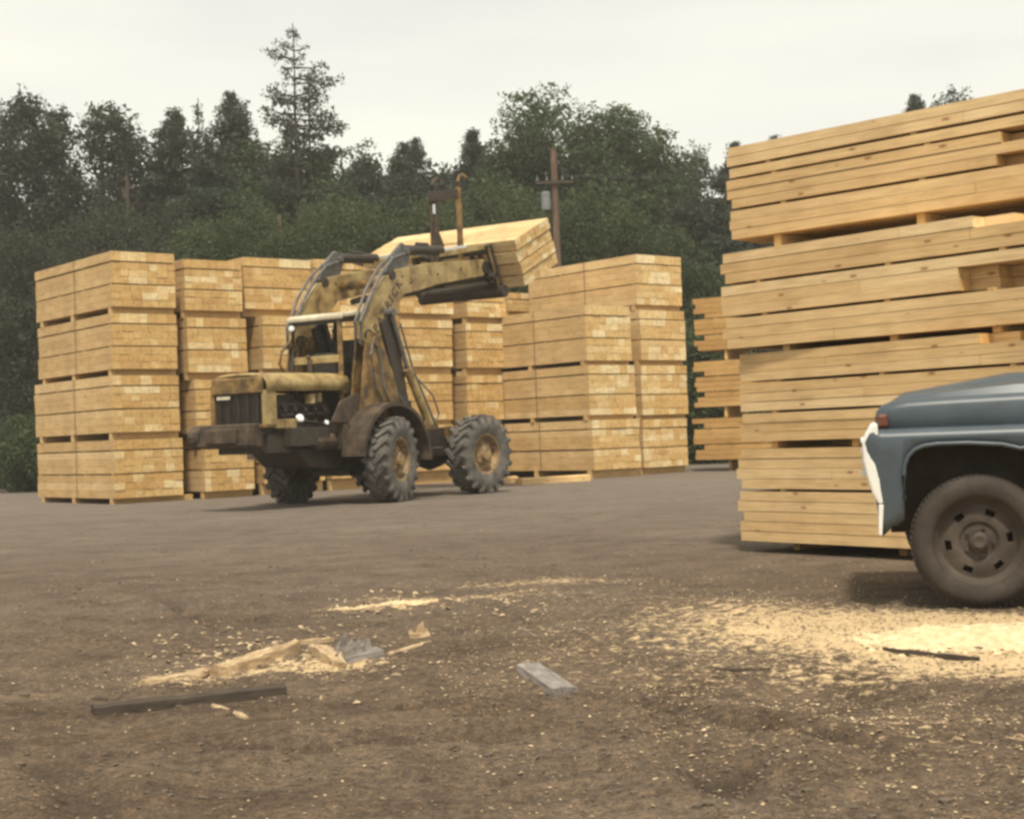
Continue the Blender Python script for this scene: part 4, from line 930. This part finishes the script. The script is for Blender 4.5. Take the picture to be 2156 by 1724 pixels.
TREES = [
 ('broadleaf_tree', 76, 184, 60, bf(1.6, 1, nb=30), BROWNL, 'dark leafy tree at the far left edge of the picture'),
 ('broadleaf_tree', 122, 196, 62, bf(1.3, 2, nb=28), BROWNL, 'narrow dark tree second from the left edge'),
 ('broadleaf_tree', 10, 205, 60, bf(2.6, 31, nb=30), BROWNL, 'dark leafy tree standing partly outside the left edge'),
 ('broadleaf_tree', 205, 192, 61, bf(1.7, 3, nb=32), BROWNL, 'big dark tree with the left of two rounded tops near the left'),
 ('broadleaf_tree', 258, 196, 60, bf(1.35, 4, nb=30), BROWNL, 'dark tree with the right of two rounded tops near the left'),
 ('spruce_tree', 366, 224, 61, cf(2.3, 5, dens=1.3), CONI, 'pointed dark spruce left of the thin snag'),
 ('spruce_tree', 415, 207, 60, cf(1.1, 6, sparse=.4, dens=.8), CONI, 'very thin snag like conifer with a bare straight stem'),
 ('spruce_tree', 489, 190, 62, cf(1.9, 7, dens=1.1), CONI, 'bushy spruce between the thin snag and the tall sparse conifer'),
 ('fir_tree', 617, 50, 58, cf(4.6, 8, sparse=1, dens=.85, droop=.05, low=.34, spray=.34), CONI, 'tallest tree, a gappy sparse conifer against the sky'),
 ('fir_tree', 648, 150, 59, cf(3.6, 9, sparse=1, dens=1.0, droop=-.1, low=.30, spray=.34), CONI, 'lower second stem close against the right of the tallest sparse conifer'),
 ('broadleaf_tree', 556, 292, 60, bf(2.1, 10, nb=26), BROAD, 'leafy tree below and left of the tallest sparse conifer'),
 ('broadleaf_tree', 660, 306, 59, bf(2.1, 11, nb=26), BROAD, 'leafy tree directly below the tallest sparse conifer'),
 ('spruce_tree', 440, 285, 58, cf(2.4, 12, dens=1.2), CONI, 'broad low spruce in front of the thin snag'),
 ('broadleaf_tree', 757, 303, 63, bf(1.5, 13, nb=26), CONI, 'small round topped tree right of the tallest sparse conifer'),
 ('spruce_tree', 846, 298, 68, cf(1.9, 14, dens=1.2), FAR, 'hazy bushy conifer, left of a close pair above the loader arm'),
 ('spruce_tree', 872, 290, 69, cf(1.7, 15, dens=1.2), FAR, 'hazy bushy conifer, right of a close pair above the loader arm'),
 ('spruce_tree', 936, 362, 66, cf(1.4, 16, dens=1.3), CONI, 'small dark spruce just behind the fork guard posts'),
 ('spruce_tree', 996, 270, 66, cf(1.7, 17, dens=1.5), CONI, 'small pointed spruce left of the big round clump'),
 ('broadleaf_tree', 1080, 262, 64, bf(1.9, 18, nb=26), BROAD, 'left shoulder tree of the big round clump'),
 ('broadleaf_tree', 1135, 172, 64, bf(2.5, 19, nb=34), BROAD, 'highest tree of the big round clump, left of the utility pole top'),
 ('broadleaf_tree', 1235, 208, 63, bf(2.4, 20, nb=34), BROAD, 'tall leafy tree above and right of the utility pole'),
 ('broadleaf_tree', 1305, 203, 64, bf(2.3, 21, nb=34), BROAD, 'tall leafy tree in the middle of the big round clump'),
 ('broadleaf_tree', 1385, 250, 63, bf(2.3, 22, nb=32), BROAD, 'tree on the right slope of the big round clump'),
 ('broadleaf_tree', 1460, 285, 66, bf(1.5, 23, nb=26, dens=.7), FAR, 'thin hazy tree at the right end of the big round clump'),
 ('broadleaf_tree', 1440, 400, 60, bf(1.9, 24, nb=26), BROWNL, 'low dark tree under the right end of the big round clump'),
 ('spruce_tree', 1545, 300, 62, cf(1.9, 25, dens=1.4), CONI, 'dark spruce just left of the near right pile'),
 ('spruce_tree', 1515, 420, 60, cf(2.0, 26, dens=1.5), CONI, 'lower dark spruce in the gap left of the near right pile'),
 ('spruce_tree', 1632, 283, 74, cf(1.5, 27, dens=1.1), FAR, 'distant spruce tip showing over the top left of the near right pile'),
 ('spruce_tree', 1926, 200, 72, cf(1.9, 28, dens=1.5), FAR, 'distant treetop showing above the middle of the near right pile'),
 ('broadleaf_tree', 2008, 178, 70, bf(1.9, 29, nb=26), FAR, 'distant round treetop showing above the right of the near right pile'),
 ('broadleaf_tree', 2130, 216, 72, bf(2.2, 30, nb=26), FAR, 'distant treetop at the right edge above the near right pile'),
]
for t_ in TREES: plant_tree(*t_)
GB = 'bushy young trees in front of the wood'
low = [(90, 540, 50, 2.4, BROWNL, 'dark low thicket at the far left behind the stacks'), (200, 440, 52, 2.6, BROWNL, 'dark low tree behind the leftmost stack'), (320, 430, 52, 2.5, BROWNL, 'dark low tree behind the second stack from the left'),
       (440, 460, 50, 2.3, BROAD, 'green leafy bush below the thin snag'), (535, 400, 51, 2.4, BROAD, 'light green bush below and left of the tallest sparse conifer'), (610, 470, 49, 2.2, BROAD, 'low green bush in front of the reddish bare trunk'),
       (690, 415, 51, 2.4, BROAD, 'green bush behind the loader canopy'), (770, 430, 50, 2.2, BROAD, 'green bush above the raised loader arms'), (850, 410, 51, 2.3, BROAD, 'green bush left of the fork guard posts'),
       (930, 440, 50, 2.2, BROAD, 'green bush seen between the fork guard posts'), (1015, 362, 52, 2.3, BROAD, 'rounded light green tree right of the fork guard posts'), (1110, 400, 51, 2.3, BROAD, 'green bush left of the utility pole'),
       (1215, 402, 50, 2.4, BROAD, 'light green bushy tree right of the utility pole'), (1300, 440, 49, 2.3, BROAD, 'yellowish green bush above the tall bright stack'), (1385, 480, 50, 2.0, BROAD, 'green bush at the right end of the tall bright stack'),
       (1480, 560, 50, 2.0, BROAD, 'low green bush in the gap beside the ragged orange pile'), (0, 480, 50, 2.6, BROWNL, 'dark thicket outside the left edge'), (70, 880, 44, 1.5, BROAD, 'pale green shrub low at the left end of the leftmost stack'), (1500, 690, 47, 1.6, BROAD, 'green shrub seen through the gaps of the ragged orange pile')]
for i, (px, yt, Y, rd, mt, lab) in enumerate(low):
    plant_tree('leafy_bush', px, yt, Y, bf(rd, 60 + i, nb=24, lowf=.03, leaf=.24, dens=1.7), mt, lab, 'bush', GB)
# reddish bare trunk seen in the wood
q = MB(); P = at(588, 452, 51); q.tube([(0, 0, 0), (.05, 0, P.z * .5), (0, 0, P.z)], [.13, .11, .07], 9)
o = q.build('bare_trunk', POLE); tag(o, 'reddish bare trunk standing among the bushes left of the loader arms', 'tree trunk'); o.location = (P.x, 51, 0)
# far wood mass filling behind
q = MB(); r = random.Random(5)
SKYL = [(-300, 420), (54, 420), (150, 430), (290, 420), (325, 400), (420, 380), (560, 350), (640, 345), (715, 352), (800, 372), (920, 388), (1030, 376), (1090, 330), (1380, 340), (1480, 400), (1512, 470), (1600, 420), (2156, 430), (2600, 430)]
def skyl(px):
    for (a, ya), (b_, yb) in zip(SKYL, SKYL[1:]):
        if a <= px <= b_: return ya + (yb - ya) * (px - a) / (b_ - a)
    return 400
for i in range(52000):
    X_ = r.uniform(-42, 48); Y = r.uniform(72, 80); pxx = CX + FP * X_ / Y
    hm = at(pxx, skyl(pxx), Y).z + 1.2 * noise.noise(Vector((X_ * .5, 3, 0))) + .9 * noise.noise(Vector((X_ * 1.4, 8, 0)))
    z = hm * r.random() ** .75
    leafcard(q, Vector((X_, Y, z)), Vector((r.uniform(-1, 1), r.uniform(-1.5, .2), r.uniform(-.2, 1))), r.uniform(.45, .95), r, max(0, min(1, r.gauss(.4, .2))))
o = q.build('woodland', FAR); tag(o, 'dense dark wood filling in behind the separate trees', 'wood', kind='stuff')
# undergrowth at the wood edge
q = MB()
for i in range(16000):
    X_ = r.uniform(-32, 32); Y = r.uniform(45, 50); hm = 1.5 + 1.2 * noise.noise(Vector((X_ * .5, 1, 0)))
    leafcard(q, Vector((X_, Y, hm * r.random() + .05)), Vector((r.uniform(-1, 1), r.uniform(-1.5, .2), r.uniform(-.2, 1))), r.uniform(.15, .34), r, max(0, min(1, r.gauss(.45, .22))))
o = q.build('undergrowth', BROAD); tag(o, 'low weeds and undergrowth along the edge of the wood', 'undergrowth', kind='stuff')

# ------------------------------------------------------------------ utility pole and wires
P = at(1165, 316, 47); pb = Vector((P.x, 47, 0)); hp = P.z
pr = empty('utility_pole', pb, 0, 'weathered brown utility pole rising behind the lifted lumber pack', 'utility pole')
q = MB(); q.tube([(0, 0, 0), (.0, 0, hp * .5), (0, 0, hp)], [.14, .12, .095], 12); o = q.build('pole', POLE, pr); smooth_angle(o)
q = MB(); q.box((-.62, -.19, hp - 1.11), (.62, -.10, hp - 1.02)); ca = q.build('crossarm', DRKW, pr, bevel=.01)
for dx in (-.55, -.25, .25, .55):
    q = MB(); q.lathe([(.0, .0), (.035, .0), (.045, .05), (.02, .08), (.035, .12), (0, .14)], 10); o = q.build('insulator', TRAFO, ca); o.location = (dx, -.165, hp - .995); o.rotation_euler = (PI / 2, 0, 0)
q = MB(); q.tube([(-.30, -.08, hp - 1.95), (-.30, -.08, hp - 1.9), (-.30, -.08, hp - 1.38), (-.30, -.08, hp - 1.33)], [.1, .15, .15, .1], 14); o = q.build('transformer', TRAFO, pr); smooth_angle(o)
def wire(A, B, sag, r_, label):
    q = MB(); pts = []
    for i in range(25):
        u = i / 24; p = A.lerp(B, u); p.z -= sag * 4 * u * (1 - u); pts.append(p - A)
    q.tube(pts, r_, 5); o = q.build('overhead_wire', WIRE); o.location = A; tag(o, label, 'wire', 'overhead wires at the utility pole')
wr = at(1535, 352, 44) 
for dx, dz_, lab in ((.55, 0, 'overhead wire running right from the near end of the pole crossarm'), (.25, .0, 'overhead wire running right from the middle of the pole crossarm')):
    A = pb + Vector((dx, -.165, hp - .86)); q1 = wr + Vector((0, (0 if dx > .4 else 1.5), dz_ + (0 if dx > .4 else .12))); Bq = A + (q1 - A) * 3.2
    wire(A, Bq, .25, .010, lab)
A = pb + Vector((-.9, -.165, hp - .86)); pass

q = MB(); q.box((-135, -25, -1.2), (135, 165, 23))
m = bpy.data.materials.new('pale_air'); m.use_nodes = True; t = m.node_tree; t.nodes.remove(t.nodes['Principled BSDF'])
pv = N(t, 'ShaderNodeVolumePrincipled'); pv.inputs['Color'].default_value = (.95, .92, .84, 1); pv.inputs['Density'].default_value = .0011; pv.inputs['Anisotropy'].default_value = .2
t.links.new(pv.outputs[0], t.nodes['Material Output'].inputs['Volume'])
o = q.build('haze', m); tag(o, kind='stuff')
# ------------------------------------------------------------------ light
SE = math.radians(62); az = Vector((.02, -1, 0)).normalized()
sd = bpy.data.lights.new('sun', 'SUN'); so = bpy.data.objects.new('sun', sd); col.objects.link(so)
sd.energy = 3.5; sd.angle = math.radians(6.0); sd.color = (1.0, .91, .76)
dirv = Vector((az.x * math.cos(SE), az.y * math.cos(SE), math.sin(SE)))
so.rotation_euler = (-dirv).to_track_quat('-Z', 'Y').to_euler()
w = bpy.data.worlds.new('World'); sc.world = w; w.use_nodes = True; t = w.node_tree
bg = t.nodes['Background']; out = t.nodes['World Output']
sky = N(t, 'ShaderNodeTexSky'); sky.sky_type = 'NISHITA'; sky.sun_disc = False; sky.sun_elevation = SE; sky.sun_rotation = math.atan2(az.x, az.y) % (2 * PI)
t.links.new(sky.outputs[0], bg.inputs[0]); bg.inputs[1].default_value = .10
tc = N(t, 'ShaderNodeTexCoord'); mp = N(t, 'ShaderNodeMapping'); mp.inputs['Scale'].default_value = (1.0, 1.0, 5.0); mp.inputs['Rotation'].default_value = (0, -.06, 0); t.links.new(tc.outputs['Generated'], mp.inputs[0])
n = noi(t, mp.outputs[0], 1.6, 4, .5)
cc = ramp(t, n, [(.34, (.70, .70, .67)), (.5, (.83, .812, .72)), (.66, (.90, .875, .745))])
b2 = N(t, 'ShaderNodeBackground'); t.links.new(cc, b2.inputs[0]); b2.inputs[1].default_value = 1.0
ms = N(t, 'ShaderNodeMixShader'); ms.inputs[0].default_value = .92
t.links.new(bg.outputs[0], ms.inputs[1]); t.links.new(b2.outputs[0], ms.inputs[2]); t.links.new(ms.outputs[0], out.inputs[0])

sc.render.engine = 'CYCLES'
sc.view_settings.view_transform = 'Standard'; sc.view_settings.look = 'None'; sc.view_settings.exposure = .30; sc.view_settings.gamma = 1
sc.cycles.pixel_filter_type = 'BLACKMAN_HARRIS'; sc.cycles.filter_width = 2.9
sc.cycles.max_bounces = 6; sc.cycles.diffuse_bounces = 3
sc.render.resolution_x = 1024; sc.render.resolution_y = 818
